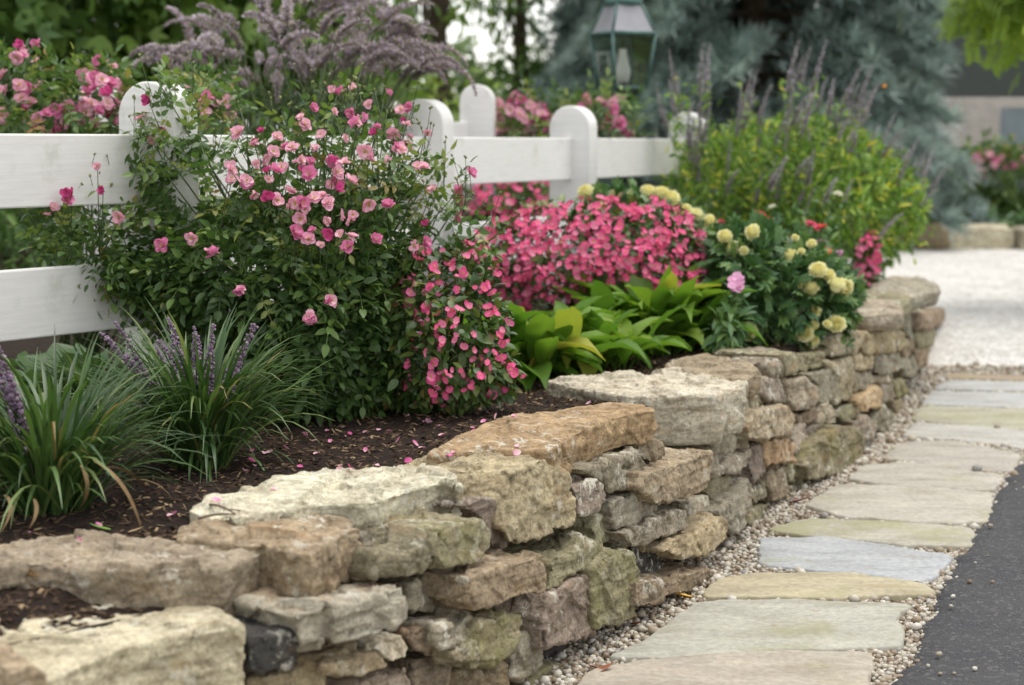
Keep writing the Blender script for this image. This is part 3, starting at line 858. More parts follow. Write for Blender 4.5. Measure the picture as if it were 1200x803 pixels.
st_ = ee[k_, :2] + np.stack([rng.exponential(.035, ns), rng.normal(0, .03, ns)], 1) + [.03, 0]
Pk = np.concatenate([Pk, st_]); zoff = np.concatenate([np.zeros(N), np.full(ns, .034)]); N += ns
r = rng.uniform(.0045, .0115, N) * np.where(Pk[:, 1] > 7, 1.3, 1.0)
r[rng.random(N) < .03] *= 1.7
mats = frames(rvec(N), rvec(N)) * r[:, None, None]
mats = mats * rng.uniform(.75, 1.15, (N, 1, 3)); mats[:, 2, :] *= .8
g = G(); g.inst(ico(1), mats, np.concatenate([Pk, (.002 + zoff + r * np.where(zoff > 0, .5, rng.uniform(.2, 1.3, N)))[:, None]], 1), rng.random(N))
o = g.build('pea_gravel', M_peb); o['kind'] = 'stuff'; tag(o, 'tan and white pea gravel filling the joints of the flagstone path', 'gravel')

# ================================================================== WHITE FENCE
m, n, l, b = newmat('white_paint'); M_paint = m
tc = n.new('ShaderNodeTexCoord'); v = tc.outputs['Object']
mp = n.new('ShaderNodeMapping'); mp.inputs['Scale'].default_value = (2, 2, 30); l.new(v, mp.inputs['Vector'])
gr = noise(n, l, mp.outputs[0], 3, 5, .65)
c = mixc(n, l, 1.0, (.80, .79, .775), ramp_out(n, l, gr, [(.3, (.91, .91, .895)), (.65, (1.02, 1.02, 1.015))]), 'MULTIPLY')
c = mixc(n, l, math_(n, l, 'MULTIPLY', step(n, l, noise(n, l, v, 5, 7, .75), .54, .72), .40), c, (.44, .45, .36))
l.new(c, b.inputs['Base Color']); b.inputs['Roughness'].default_value = .45
l.new(bump(n, l, gr, .25, .002), b.inputs['Normal'])
def grp(px, d): q = at(px, 168, d); return np.array([q[0], q[1], 0])
FP = [grp(-330, 4.62), grp(186, 5.9), grp(499, 8.2), grp(672, 9.7), grp(806, 11.7)]
fence = thing('board_fence', FP[2] + np.array([0, 0, BEDZ]), 'white two-rail board fence with round-topped posts behind the flower bed', 'fence')
def post_mesh(p, ang, top, w=.245, t=.13, bot=.35):
    bm = bmesh.new(); h = top - w / 2
    pts = [(-w / 2, bot), (w / 2, bot)] + [(w / 2 * math.cos(a), h + w / 2 * math.sin(a)) for a in np.linspace(0, math.pi, 21)]
    vs_ = [bm.verts.new((x, -t / 2, z)) for x, z in pts]
    f = bm.faces.new(vs_)
    ex_ = bmesh.ops.extrude_face_region(bm, geom=[f])
    bmesh.ops.translate(bm, vec=(0, t, 0), verts=[q for q in ex_['geom'] if isinstance(q, bmesh.types.BMVert)])
    bmesh.ops.recalc_face_normals(bm, faces=bm.faces)
    es = [e for e in bm.edges if abs(e.verts[0].co.y - e.verts[1].co.y) < 1e-5]
    bmesh.ops.bevel(bm, geom=es, offset=.008, segments=2, affect='EDGES', profile=.5)
    me = bpy.data.meshes.new('post'); bm.to_mesh(me); bm.free(); me.materials.append(M_paint)
    for q in me.polygons: q.use_smooth = True
    return me
def boxmesh(L, H_, T, bev=.006):
    bm = bmesh.new(); bmesh.ops.create_cube(bm, size=1)
    for q in bm.verts: q.co = Vector((q.co.x * L, q.co.y * T, q.co.z * H_))
    bmesh.ops.bevel(bm, geom=list(bm.edges), offset=bev, segments=2, affect='EDGES', profile=.5)
    me = bpy.data.meshes.new('rail'); bm.to_mesh(me); bm.free(); me.materials.append(M_paint)
    return me
for i in range(1, len(FP)):
    d0 = FP[i] - FP[i - 1]; d1 = (FP[i + 1] - FP[i]) if i + 1 < len(FP) else d0
    a = math.atan2(*(nrm(d0) + nrm(d1))[:2][::-1]) - math.pi / 2
    put('post', post_mesh(FP[i], a, 1.61), fence, FP[i], rotz(a))
for i in range(len(FP) - 1):
    d0 = FP[i + 1] - FP[i]; L = np.linalg.norm(d0[:2]); a = math.atan2(d0[1], d0[0])
    L2 = L - (.125 if i else .06)
    mid = (FP[i] + FP[i + 1]) / 2
    for zt, hh in ((1.43, .235), (1.0, .225)):
        put('rail', boxmesh(L2, hh, .04), fence, mid + np.array([0, 0, zt - hh / 2]), rotz(a))

# second fence far behind
BP = [grp(120, 9.4), grp(560, 10.6)]
bf = thing('board_fence', BP[1] + np.array([0, 0, .45]), 'second white fence with one round-topped post showing behind the roses', 'fence')
dd = BP[1] - BP[0]; a = math.atan2(dd[1], dd[0])
put('post', post_mesh(BP[1], 0, 1.76, .21, .13, .3), bf, BP[1], rotz(-.12))
put('post', post_mesh(BP[0], 0, 1.76, .21, .13, .3), bf, BP[0], rotz(-.12))
put('rail', boxmesh(np.linalg.norm(dd) - .14, .22, .04), bf, (BP[0] + BP[1]) / 2 + np.array([0, 0, 1.42]), rotz(a))

# ================================================================== PLANT TOOLKIT
def two(u, sx, sy, ox, oy):
    """photo pixels from an enlarged crop"""
    return [(ox + a / sx, oy + b / sy) for a, b in u]
def bez(p0, p1, p2, n=8):
    t = np.linspace(0, 1, n)[:, None]
    p0, p1, p2 = map(np.asarray, (p0, p1, p2))
    return (1 - t) ** 2 * p0 + 2 * t * (1 - t) * p1 + t ** 2 * p2
CAMDIR = np.array([0.0, -1.0, .12])

# compound rose leaf (five leaflets)
_lf = leaf(.040, .024, 4, .3, -.15, .3)
def compound(n=2, L=1.0):
    ps = [xf(_lf, np.eye(3), (0, .048 * n, -.004))]
    for k in range(n):
        for s in (-1, 1):
            ps.append(xf(_lf, rotz(-s * 1.05) @ roty(s * .15), (s * .003, .018 + .036 * k, 0), .92))
    st = np.array([[-.0012, 0, 0], [.0012, 0, 0], [.0012, .05 * n, 0], [-.0012, .05 * n, 0]])
    ps.append((st, np.array([[0, 1, 2, 3]])))
    v, f = merge(ps); return v * L, f
ROSELEAF = compound(2)
OVAL = leaf(1, .62, 4, .22, -.18, .2)
LANCE = leaf(1, .32, 4, .25, -.25, .6)
SMALL = leaf(1, .5, 2, .3, -.2, .3)

def leafy(g, T, P, O, size, rnd=None, outw=.6, droop=.1, upw=.5, mi=0):
    n = len(P)
    f = nrm(O * outw + rvec(n) * .7 + np.array([0, 0, -droop]))
    u = nrm(np.array([0, 0, 1.0]) * upw + rvec(n) * .45 + O * .35)
    s = size * rng.uniform(.7, 1.25, n)
    M = frames(f, u) * s[:, None, None]
    g.inst(T, M, P, rng.random(n) if rnd is None else rnd, mi)
def stems(g, base, tips, r0, r1, bow=.1, k=5, n=7, rnd=.5):
    for t in tips:
        b_ = base + rng.normal(0, .04, 3) * np.array([1, 1, .1])
        mid = (b_ + t) / 2 + rng.normal(0, bow, 3) * np.array([1, 1, .3]) + np.array([0, 0, bow * .6])
        g.tube(bez(b_, mid, t, n), np.linspace(r0, r1, n), k, rnd)

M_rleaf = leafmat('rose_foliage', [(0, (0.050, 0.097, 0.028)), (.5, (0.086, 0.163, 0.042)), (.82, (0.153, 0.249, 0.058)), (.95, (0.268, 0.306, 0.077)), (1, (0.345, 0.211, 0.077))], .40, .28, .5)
M_twig = plain('green_stem', (.07, .10, .035), .6, .2, 20)
M_wood = plain('bark', (.07, .052, .036), .9, .3, 6, .6, .02, .2)
M_bud = plain('bud', (.17, .19, .07), .6, .25, 60)
M_rpet = [petalmat('rose_petal_%s' % nm, st) for nm, st in (
    ('pale', [(0, (.90, .76, .62)), (.25, (.88, .60, .64)), (.7, (.85, .47, .58)), (1, (.78, .30, .47))]),
    ('pink', [(0, (.86, .58, .50)), (.3, (.82, .38, .54)), (1, (.74, .19, .42))]),
    ('deep', [(0, (.72, .28, .34)), (.4, (.70, .14, .36)), (1, (.64, .085, .29))]))]
M_stam = plain('stamens', (.60, .42, .06), .8, .3, 90)

def petal(L, Wd, cup, n=3, m=3):
    V = []; F = []
    for i in range(n + 1):
        t = i / n
        w = Wd * (.22 + .78 * math.sin(math.pi * min(1, t * .80 + .06)) ** .8) / 2
        for j in range(m + 1):
            s = j / m * 2 - 1
            V.append([w * s, L * t - .12 * L * (s * s) * t, cup * L * t ** 1.6 + .35 * w * s * s + .05 * L * math.sin(3 * s) * t])
    for i in range(n):
        for j in range(m):
            a = i * (m + 1) + j; F.append([a, a + 1, a + m + 2, a + m + 1])
    return np.array(V), np.array(F)
def rose_flower(R, cup, rings, mat, seed, stam=True):
    r_ = np.random.default_rng(seed); g = G()
    for k, (cnt, sc_, c_) in enumerate(rings):
        T = petal(R * sc_, R * sc_ * 1.05, c_ + cup)
        rad = np.clip(np.linalg.norm(T[0], axis=1) / R, 0, 1)
        for i in range(cnt):
            a = (i + k * .5) / cnt * 2 * math.pi + r_.normal(0, .12)
            V = T[0] @ rotx(r_.normal(0, .24)).T @ roty(r_.normal(0, .2)).T @ rotz(a).T * r_.uniform(.75, 1.12) + np.array([0, 0, .002 * k])
            g.add(V, T[1], np.clip(rad * r_.uniform(.75, 1.05), 0, 1))
    if stam:
        N = 22; a = r_.random(N) * 6.28; q = R * .26 * np.sqrt(r_.random(N))
        P = np.stack([q * np.cos(a), q * np.sin(a), R * (.20 + .08 * r_.random(N))], 1)
        g.inst(octa(1), np.repeat(np.eye(3)[None], N, 0) * R * .055, P, r_.random(N), 1)
        g.lathe([(R * .16, R * .02), (R * .12, R * .17)], k=7, mi=1)
    g.tube([[0, 0, -R * .9], [0, 0, 0]], [R * .04, R * .10], 5, .5, 2)
    return g.mesh('flower', [mat, M_stam, M_bud])
ROSES = []
for sd in range(3):
    ROSES.append(rose_flower(.034, .05, [(6, 1.0, .0), (6, .85, .22), (5, .6, .5)], M_rpet[0], 11 + sd))
    ROSES.append(rose_flower(.031, .35, [(7, 1.0, .1), (6, .82, .35), (4, .6, .6)], M_rpet[1], 21 + sd))
    if sd == 0: ROSES.append(rose_flower(.026, .9, [(6, 1.0, .2), (5, .8, .5)], M_rpet[2], 31 + sd, False))
    ROSES.append(rose_flower(.032, .2, [(5, 1.0, -.1), (3, .9, .3)], M_rpet[0], 41 + sd))
def flower_rot(P, c, front=.9, up=.45, jit=.45):
    z = nrm(nrm(P - c) * .5 + nrm(EYE - P) * front * .8 + np.array([0, 0, up]) + rng.normal(0, jit, 3))
    x = nrm(np.cross(rvec(1)[0], z)); return np.stack([x, np.cross(z, x), z], -1)
def flowers(pxs, dfun, root, cen, meshes, name='flower', smin=.8, smax=1.15, limit=100, **kw):
    for k, (a, b_) in enumerate(pxs):
        P = at(a, b_, dfun(a, b_))
        me = meshes[rng.integers(len(meshes))]
        put(name, me, root, P, flower_rot(P, cen, **kw), rng.uniform(smin, smax))

# ================================================================== BIG PINK ROSE BUSH
RD = 5.85
base = drop(392, 470)[0]; base[2] = bedz(base[0], base[1]) - .02
rose = thing('rose_bush', base, 'large bush of semi-double pink roses growing in front of the white fence', 'rose bush')
dense = [(118,335),(135,300),(150,250),(172,205),(200,165),(228,150),(262,180),(300,172),(345,160),(400,140),(435,155),(462,190),(478,230),(488,270),(485,300),(475,330),(470,400),(466,450),(430,478),(380,486),(335,474),(290,450),(265,415),(235,395),(200,375),(150,368)]
lower = [(150,300),(200,260),(300,260),(400,240),(470,280),(475,350),(468,440),(430,476),(380,485),(330,472),(280,440),(250,400),(170,355)]
top = [(150,250),(190,150),(230,100),(262,150),(300,170),(335,130),(375,105),(420,110),(470,115),(505,190),(535,235),(510,260),(400,240),(250,260)]
g = G()
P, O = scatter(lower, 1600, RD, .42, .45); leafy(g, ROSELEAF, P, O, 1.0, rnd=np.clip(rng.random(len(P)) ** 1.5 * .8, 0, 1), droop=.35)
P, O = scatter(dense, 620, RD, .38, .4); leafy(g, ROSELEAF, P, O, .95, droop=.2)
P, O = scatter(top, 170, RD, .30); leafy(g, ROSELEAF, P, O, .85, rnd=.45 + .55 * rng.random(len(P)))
leftarm = [(35,215),(75,245),(120,270),(150,300),(150,345),(100,330),(62,290),(40,250)]
P, O = scatter(leftarm, 150, RD - .15, .12); leafy(g, ROSELEAF, P, O, .9)
P, O = scatter([(160,140),(200,95),(235,110),(240,170),(200,230),(165,230)], 70, RD - .1, .12); leafy(g, ROSELEAF, P, O, .85)
P, O = scatter([(480,190),(555,205),(580,300),(560,320),(500,300)], 34, RD - .05, .2); leafy(g, ROSELEAF, P, O, .8)
g.build('foliage', M_rleaf, rose)
g = G(); gb = G()
tips = []
tp = [(30,210),(45,235),(65,225),(95,195),(185,95),(205,105),(225,100),(160,140),(250,165),(290,140),(330,130),(372,112),(410,108),(450,120),(478,125),(500,150),(520,190),(545,205),(540,235),(575,255),(420,90),(398,100),(350,150),(310,165),(270,175),(140,215),(118,228),(82,215),(520,235),(500,225),(470,170),(440,150),(380,140),(300,200),(215,150),(175,180)]
for a, b_ in tp:
    t = at(a, b_, RD + rng.uniform(-.3, .15)); tips.append(t)
stems(g, base + np.array([0, 0, .02]), tips, .007, .0016, .12, 5, 9)
P, O = scatter(lower, 40, RD, .35); stems(g, base, P, .008, .003, .1, 5, 6, .2)
bud_px = []
for a, b_ in tp[:30]:
    for k in range(rng.integers(4, 9)):
        q = at(a + rng.normal(0, 14), b_ + rng.normal(-6, 11), RD + rng.uniform(-.3, .1))
        bud_px.append(q)
        j = tips[tp.index((a, b_))] + np.array([0, 0, -.07]) + rng.normal(0, .012, 3)
        g.tube(bez(j, (j + q) / 2 + np.array([0, 0, -.01]), q, 4), .0011, 4)
bud_px = np.array(bud_px); nB = len(bud_px)
mm = frames(nrm(rvec(nB) + np.array([0, 0, 1.2])), rvec(nB)) * np.array([.0048, .0085, .0048])[None, None, :] * rng.uniform(.7, 1.2, (nB, 1, 1))
g.inst(ico(1), mm, bud_px, rng.random(nB), 1)
g.build('stems', [M_twig, M_bud], rose)
s_ = 2.008
rf = two([(278,50),(328,48),(285,102),(205,115),(235,95),(365,85),(460,92),(445,130),(455,132),(420,150),(385,140),(430,185),(253,155),(95,170),(45,152),(240,187),(505,150),(195,222),(210,245),(283,222),(275,275),(410,215),(440,190),(460,185),(480,230),(605,248),(515,285),(75,265),(128,305),(180,290),(270,315),(300,345),(297,390),(223,403),(412,325),(5,437),(58,518),(278,548),(226,585),(237,307),(130,262),(160,235),(100,225),(210,355),(350,115),(300,60),(115,150),(40,230),(490,235),(380,155),(455,180),(225,250),(255,300),(425,155),(410,60),(150,310)], s_, s_, 250, 80)
rf += two([(340,580),(235,700),(415,755),(165,750),(360,665),(490,410),(520,350),(565,450),(530,490),(190,720),(245,680),(860,630),(930,600),(1050,560),(1095,515),(830,465),(890,500)], 2.975, 2.975, 0, 0)
rf += two([(400,80),(475,62),(522,98),(295,10),(595,188),(820,217),(765,257),(765,63)], 2.1125, 2.1125, 0, 250)
ex_ = [(rng.uniform(255, 500), rng.uniform(120, 290)) for _ in range(200)]
rf += [q for q in ex_ if inpoly(np.array([q]), [(250,180),(300,150),(400,105),(480,130),(540,220),(500,290),(400,290),(300,280)])[0]][:46]
rc = at(330, 290, RD)
def rdepth(a, b_):
    if a < 150: return RD - .33
    q = min(1, ((a - 330) / 210) ** 2 + ((b_ - 300) / 200) ** 2)
    return RD - .48 * math.sqrt(max(.04, 1 - q)) - .08 + (rng.uniform(0, .15) if b_ < 230 else 0)
n0_ = len(rose.children)
flowers(rf, rdepth, rose, rc, ROSES, smin=.45, smax=.88, jit=.8)

nodes_ = np.concatenate([scatter(dense, 500, RD, .3)[0], scatter(leftarm, 60, RD - .15, .1)[0], scatter(lower, 300, RD, .3)[0]])
g = G()
for ch in list(rose.children)[n0_:]:
    q = np.array(ch.location) + np.array(rose['_o'])
    below = nodes_[nodes_[:, 2] < q[2] - .03]
    if not len(below): continue
    dd_ = below - q; c_ = below[np.argmin((dd_[:, :2] ** 2).sum(1) * 2.2 + (dd_[:, 2] + .12) ** 2)]
    g.tube(bez(c_, (c_ + q) / 2 + np.array([0, 0, -.02]), q - np.array([0, 0, .004]), 6), np.linspace(.0022, .0013, 6), 5)
    m_ = (c_ + q) / 2; leafy(g, ROSELEAF, np.array([m_, c_]), nrm(rvec(2)), .7, mi=1)
g.build('flower_stems', [M_twig, M_rleaf], rose)

# ================================================================== BEGONIAS
M_bleaf = leafmat('begonia_foliage', [(0, (0.039, 0.085, 0.023)), (.6, (0.085, 0.155, 0.037)), (.9, (0.155, 0.202, 0.047)), (1, (0.233, 0.109, 0.047))], .35, .2, .5)
M_bpet = [petalmat('begonia_petal', [(0, (0.920, 0.398, 0.446)), (.4, (0.884, 0.174, 0.372)), (1, (0.794, 0.093, 0.282))]), petalmat('begonia_petal_light', [(0, (0.880, 0.480, 0.528)), (.4, (0.820, 0.270, 0.432)), (1, (0.740, 0.150, 0.336))])]
def begonia_flower(R, mat, seed):
    r_ = np.random.default_rng(seed); g = G()
    for i in range(4):
        T = petal(R * (1 if i % 2 == 0 else .78), R * (1.3 if i % 2 == 0 else .8), .25 + r_.random() * .25, 2, 2)
        rad = np.linalg.norm(T[0], axis=1) / R
        g.add(T[0] @ rotx(r_.normal(0, .15)).T @ rotz(i * math.pi / 2 + r_.normal(0, .1)).T, T[1], np.clip(rad, 0, 1))
    N = 7; P = r_.normal(0, 1, (N, 3)) * R * .10 + np.array([0, 0, R * .18])
    g.inst(octa(1), np.repeat(np.eye(3)[None], N, 0) * R * .10, P, r_.random(N), 1)
    return g
BEG = [begonia_flower(.021, M_bpet[i % 2], 60 + i) for i in range(6)]
BEGM = [b_.mesh('flower', [M_bpet[i % 2], M_stam]) for i, b_ in enumerate(BEG)]
def begonia(poly, dc, dr, label, nleaf, nflow, base, lsize=.045, group='pink begonias', keep=100, fpoly=None, rand=0, fs=1.0, front=.85):
    base = np.asarray(base, float)
    t = thing('begonia', base, label, 'begonia', group)
    g = G(); P, O = scatter(poly, nleaf, dc + dr * .06, dr * .86, .5)
    leafy(g, OVAL, P, O, lsize, outw=.5, droop=.15, upw=.8); g.build('foliage', M_bleaf, t)
    g = G(); stems(g, base, P[:40], .006, .003, .05, 5, 5); g.build('stems', M_twig, t)
    P, O = scatter(fpoly or poly, nflow, dc - .03, dr * 1.06, front)
    d = np.linalg.norm(P - EYE, axis=1); od = np.argsort(d)
    P = P[od]; O = O[od]
    cen = at(*np.mean(poly, 0), dc)
    for k in range(min(keep, nflow)):
        put('flower', BEGM[rng.integers(6)], t, P[k], flower_rot(P[k], cen, .6, .5, .5), rng.uniform(.6, 1.25) * fs)
    if nflow > keep:
        g = G()
        for k in range(keep, nflow):
            bi_ = rng.integers(6) if rng.random() < .5 else 2 * rng.integers(3); b_ = BEG[bi_]; R = flower_rot(P[k], cen, .6, .5, .5); s = rng.uniform(.6, 1.25) * fs; n0 = 0
            for V, Rn, in zip(b_.V, b_.R):
                pass
            V = np.concatenate(b_.V) @ R.T * s + P[k]
            Fq = [(f, mi[0]) for f, mi in zip(b_.F, b_.M)]
            off = g.n; g.V.append(V); g.R.append(np.concatenate(b_.R)); g.n += len(V)
            for f, mi in Fq: g.F.append(f + off); g.M.append(np.full(len(f), 2 if mi == 0 and bi_ % 2 else mi))
        o = g.build('more_flowers', [M_bpet[0], M_stam, M_bpet[1]], t); o['kind'] = 'stuff'
    return t
def gb_(px, py):
    q = drop(px, py)[0]; q[2] = bedz(q[0], q[1]); return q
begonia([(432,350),(452,318),(474,300),(492,268),(512,292),(540,272),(556,300),(584,305),(578,345),(600,368),(590,400),(612,432),(596,462),(560,474),(520,484),(470,476),(430,470),(445,420)], 5.72, .30, 'coral pink begonia spilling over the mulch at the right foot of the rose bush', 1500, 170, gb_(530, 474), .042,
        fpoly=[(470,330),(495,285),(530,300),(548,282),(562,318),(584,312),(580,350),(602,385),(594,410),(614,440),(590,462),(540,470),(490,480),(462,440),(480,390)], fs=.78, front=.75)
MASSP = [(530,312),(545,280),(580,258),(625,243),(670,233),(720,230),(770,234),(812,252),(838,282),(848,330),(842,380),(815,400),(770,380),(700,365),(640,375),(600,360),(555,335)]
begonia(MASSP, 7.9, .42, 'wide mound of rose pink begonias in front of the middle fence post', 2000, 1150, gb_(720, 392), .05, fs=.92, front=.97)
q = grp(590, 10.6); q[2] = bedz(q[0], q[1])
begonia([(525,262),(530,212),(580,208),(655,206),(655,262),(600,268)], 10.5, .3, 'coral pink begonias behind the fence, seen between its two rails', 500, 150, q, .055, fs=1.35)
q = grp(1016, 10.1); q[2] = .5
begonia([(1000,345),(1004,290),(1018,268),(1030,280),(1031,315),(1026,345)], 10.1, .12, 'small pink begonia trailing at the far end of the wall', 260, 60, q, .05, fs=1.2)

# ================================================================== ROSES BEHIND THE FENCE
def back_rose(polys, dc, dr, label, nleaf, nfl, base, fp, meshes=None, fsz=1.0, lsz=1.0):
    t = thing('rose_bush', base, label, 'rose bush')
    g = G(); tips = []
    for poly, w in polys:
        P, O = scatter(poly, int(nleaf * w), dc, dr); leafy(g, ROSELEAF, P, O, lsz); tips.append(P[:14])
    g.build('foliage', M_rleaf, t)
    g = G(); stems(g, np.asarray(base), np.concatenate(tips), .007, .003, .08, 5, 6); g.build('stems', M_twig, t)
    cen = at(*np.mean(polys[0][0], 0), dc)
    pts = []
    for poly, w in fp:
        P, O = scatter(poly, int(nfl * w), dc, dr, .8)
        for q in P: put('flower', (meshes or ROSES)[rng.integers(len(meshes or ROSES))], t, q, flower_rot(q, cen), rng.uniform(.85, 1.25) * fsz)
    return t
q = grp(90, 7.0); q[2] = bedz(q[0], q[1])
LP = [(-40,165),(-40,60),(20,75),(60,85),(90,80),(135,72),(150,95),(158,160),(155,230),(60,230)]
back_rose([(LP, .75), ([(200,165),(205,100),(250,92),(275,110),(272,165)], .25)], 6.9, .35, 'pink rose bush behind the fence at the left, thick with flowers', 700, 99, q,
          [([(-20,158),(-20,75),(20,85),(60,110),(100,140),(70,156)], .35), ([(0,62),(22,42),(44,52),(40,75),(10,78)], .10), ([(92,90),(118,68),(146,75),(143,108),(150,150),(100,150),(72,130)], .36), ([(210,105),(250,92),(272,118),(268,150),(215,150)], .19)], fsz=.82, lsz=1.0)
q = grp(660, 10.9); q[2] = bedz(q[0], q[1])
back_rose([([(575,175),(580,125),(620,112),(650,120),(690,112),(735,116),(748,140),(748,175)], 1)], 10.9, .30, 'pink rose bush behind the fence, between the middle and right posts', 420, 75, q,
          [([(578,160),(582,120),(620,110),(648,130),(650,155)], .6), ([(670,130),(690,108),(728,116),(745,158),(700,158)], .4)], fsz=1.1, lsz=1.2)

# ================================================================== LIRIOPE
M_grass = leafmat('strap_leaf', [(0, (0.031, 0.067, 0.020)), (.5, (0.056, 0.117, 0.031)), (.85, (0.102, 0.178, 0.051)), (.94, (0.204, 0.265, 0.092)), (1, (0.306, 0.204, 0.092))], .38, .25, .55)
M_lir = petalmat('lilac_bloom', [(0, (.15, .10, .15)), (.6, (.26, .18, .27)), (1, (.40, .30, .38))], .1)
def blade(L, w, lean, bend, n=8, tw=0.0):
    """arching strap in the YZ plane starting upright-ish"""
    t = np.linspace(0, 1, n); th = lean + bend * t ** 1.4
    dy = np.sin(th) * L / n; dz = np.cos(th) * L / n
    y = np.concatenate([[0], np.cumsum(dy[:-1])]); z = np.concatenate([[0], np.cumsum(dz[:-1])])
    ww = w / 2 * np.clip(np.minimum(1, 4 * t + .5) * np.minimum(1, (1.02 - t) * 3.5), .05, 1)
    V = np.concatenate([np.stack([-ww, y, z + ww * .3], 1), np.stack([0 * ww, y, z], 1), np.stack([ww, y, z + ww * .3], 1)])
    F = []
    for i in range(n - 1):
        F += [[i, n + i, n + i + 1, i + 1], [n + i, 2 * n + i, 2 * n + i + 1, n + i + 1]]
    return V, np.array(F)
def spike_mesh(L, seed, mat, mstem, bloom=.6, r=.004, w=.009, cnt=60, curve=.15, name='flower_spike'):
    r_ = np.random.default_rng(seed); g = G()
    P = bez([0, 0, 0], [curve * L * .2, 0, L * .55], [curve * L, r_.normal(0, .05) * L, L], 8)
    g.tube(P, np.linspace(.0018, .0010, 8), 4, .5, 1)
    t = 1 - bloom + bloom * r_.random(cnt) ** .9
    pp = np.stack([np.interp(t, np.linspace(0, 1, 8), P[:, k]) for k in range(3)], 1)
    rad = w * (1.1 - .75 * (t - 1 + bloom) / bloom)
    a = r_.random(cnt) * 6.283
    pp += np.stack([np.cos(a), np.sin(a), 0 * a], 1) * (rad * r_.uniform(.3, 1, cnt))[:, None]
    g.inst(ico(1), np.repeat(np.eye(3)[None], cnt, 0) * (r * r_.uniform(.6, 1.2, cnt) * (1.15 - .5 * (t - 1 + bloom) / bloom))[:, None, None], pp, r_.random(cnt), 0)
    return g.mesh(name, [mat, mstem])
M_lst = plain('purple_stalk', (.10, .075, .08), .6, .2, 40)
LIRS = [spike_mesh(.30, 70 + i, M_lir, M_lst, .5, .0044, .0095, 80, rng.uniform(-.2, .2)) for i in range(5)]
def liriope(px, py, label, n, Lr, spikes, spread=.05, dl=0):
    base = gb_(px, py); t = thing('liriope', base, label, 'liriope', 'liriope clumps')
    g = G()
    for i in range(n):
        L = rng.uniform(*Lr); a = rng.uniform(0, 6.283)
        lean = abs(rng.normal(.25, .32)); bend = rng.uniform(.6, 2.3)
        V, F = blade(L, rng.uniform(.007, .0125), lean, bend, 9)
        R = rotz(a + rng.normal(0, .3)); o_ = np.array([math.sin(-a), math.cos(a), 0]) * spread * math.sqrt(rng.random())
        r0 = rng.random() * .93 if rng.random() > .05 else rng.uniform(.93, 1)
        g.add(V @ R.T + base + o_, F, r0)
    g.build('leaves', M_grass, t)
    d0 = np.dot(base - EYE, _f)
    for (a, b_) in spikes:
        tip = at(a, b_ - 22, d0 - rng.uniform(.0, .2)); root = base + np.array([rng.normal(0, .05), rng.normal(0, .04), .02])
        v = tip - root; L = np.linalg.norm(v); z = v / L; x = nrm(np.cross([0, 1, .1], z)); R = np.stack([x, np.cross(z, x), z], -1)
        put('flower_spike', LIRS[rng.integers(5)], t, root, R, L / .30)
    return t
sp2 = two([(250,340),(335,380),(325,300),(440,340),(395,350),(480,320),(510,340),(525,350),(560,330),(590,310),(580,370),(555,380),(345,410),(420,370),(455,300),(600,310)], 2.1125, 2.1125, 0, 250)
liriope(238, 548, 'full liriope clump with lilac flower spikes beside the rose bush', 520, (.30, .60), sp2, .08)
sp1 = two([(60,410),(10,400),(25,360),(30,330),(20,520),(150,590)], 2.1125, 2.1125, 0, 250)
liriope(62, 598, 'liriope clump at the left edge with drooping and browned leaves', 480, (.28, .58), sp1, .09)
liriope(118, 505, 'smaller liriope clump behind the two big ones', 220, (.24, .42), [], .06)
liriope(-70, 590, 'liriope clump cut off by the left edge of the picture', 260, (.25, .45), [(5, 430), (-20, 440)], .07)
# dead straw blades hanging from the clump at the left edge
for (a, b_, lab) in ((100, 615, 'dead straw coloured blade bent down on the mulch'), ):
    pass

# ================================================================== HOSTAS
M_hosta = leafmat('hosta_leaf', [(0, (0.066, 0.149, 0.020)), (.5, (0.116, 0.237, 0.029)), (.85, (0.187, 0.314, 0.039)), (.95, (0.396, 0.396, 0.061)), (1, (0.374, 0.220, 0.077))], .5, .35, .3)
def hosta(px, py, label, n, L, W_, spikes=0, rr=(0, .95), up=.0, group='hostas', mat=None):
    base = gb_(px, py); t = thing('hosta', base, label, 'hosta', group)
    g = G()
    for i in range(n):
        a = i * 2.399 + rng.normal(0, .6); f = i / n; oc = rng.normal(0, .07, 2) * (n > 20)
        V, F = blade(L * rng.uniform(.75, 1.15), W_ * rng.uniform(.8, 1.15), .35 + .75 * (1 - f) - up, rng.uniform(.7, 2.2), 9)
        k = len(V) // 3
        # broad blade on a narrow stalk
        tt = np.linspace(0, 1, k); prof = np.clip(np.sin(np.pi * np.clip((tt - .12) / .9, 0, 1)) ** .7, .12, 1)
        V[:k, 0] *= prof; V[2 * k:, 0] *= prof
        V[:k, 2] += .12 * W_ * prof; V[2 * k:, 2] += .12 * W_ * prof
        wav = .06 * W_ * np.sin(tt * 14 + i); V[:k, 2] += wav; V[2 * k:, 2] -= wav
        g.add(V @ rotz(a).T + base + np.array([math.sin(-a) * .02 + oc[0], math.cos(a) * .02 + oc[1], 0]), F, rng.uniform(*rr))
    g.build('leaves', mat or M_hosta, t)
    return t
hosta(612, 446, 'yellow green hosta with a few yellowing leaves next to the pink begonia', 70, .46, .105, rr=(.35, .97), up=.1)
hosta(694, 432, 'low bright green hosta right above the thick white capstone', 80, .38, .085, rr=(.2, .97), up=.1)
hosta(764, 415, 'taller bright green hosta in front of the begonia mound', 110, .54, .09, rr=(.2, .95), up=.2)
h4 = gb_(64, 470)
hosta(64, 470, 'hosta with broad pale green leaves under the lower fence rail', 12, .34, .16, rr=(.1, .6), mat=leafmat('hosta_broad', [(0, (.06, .12, .045)), (1, (.12, .20, .08))], .4, .25))

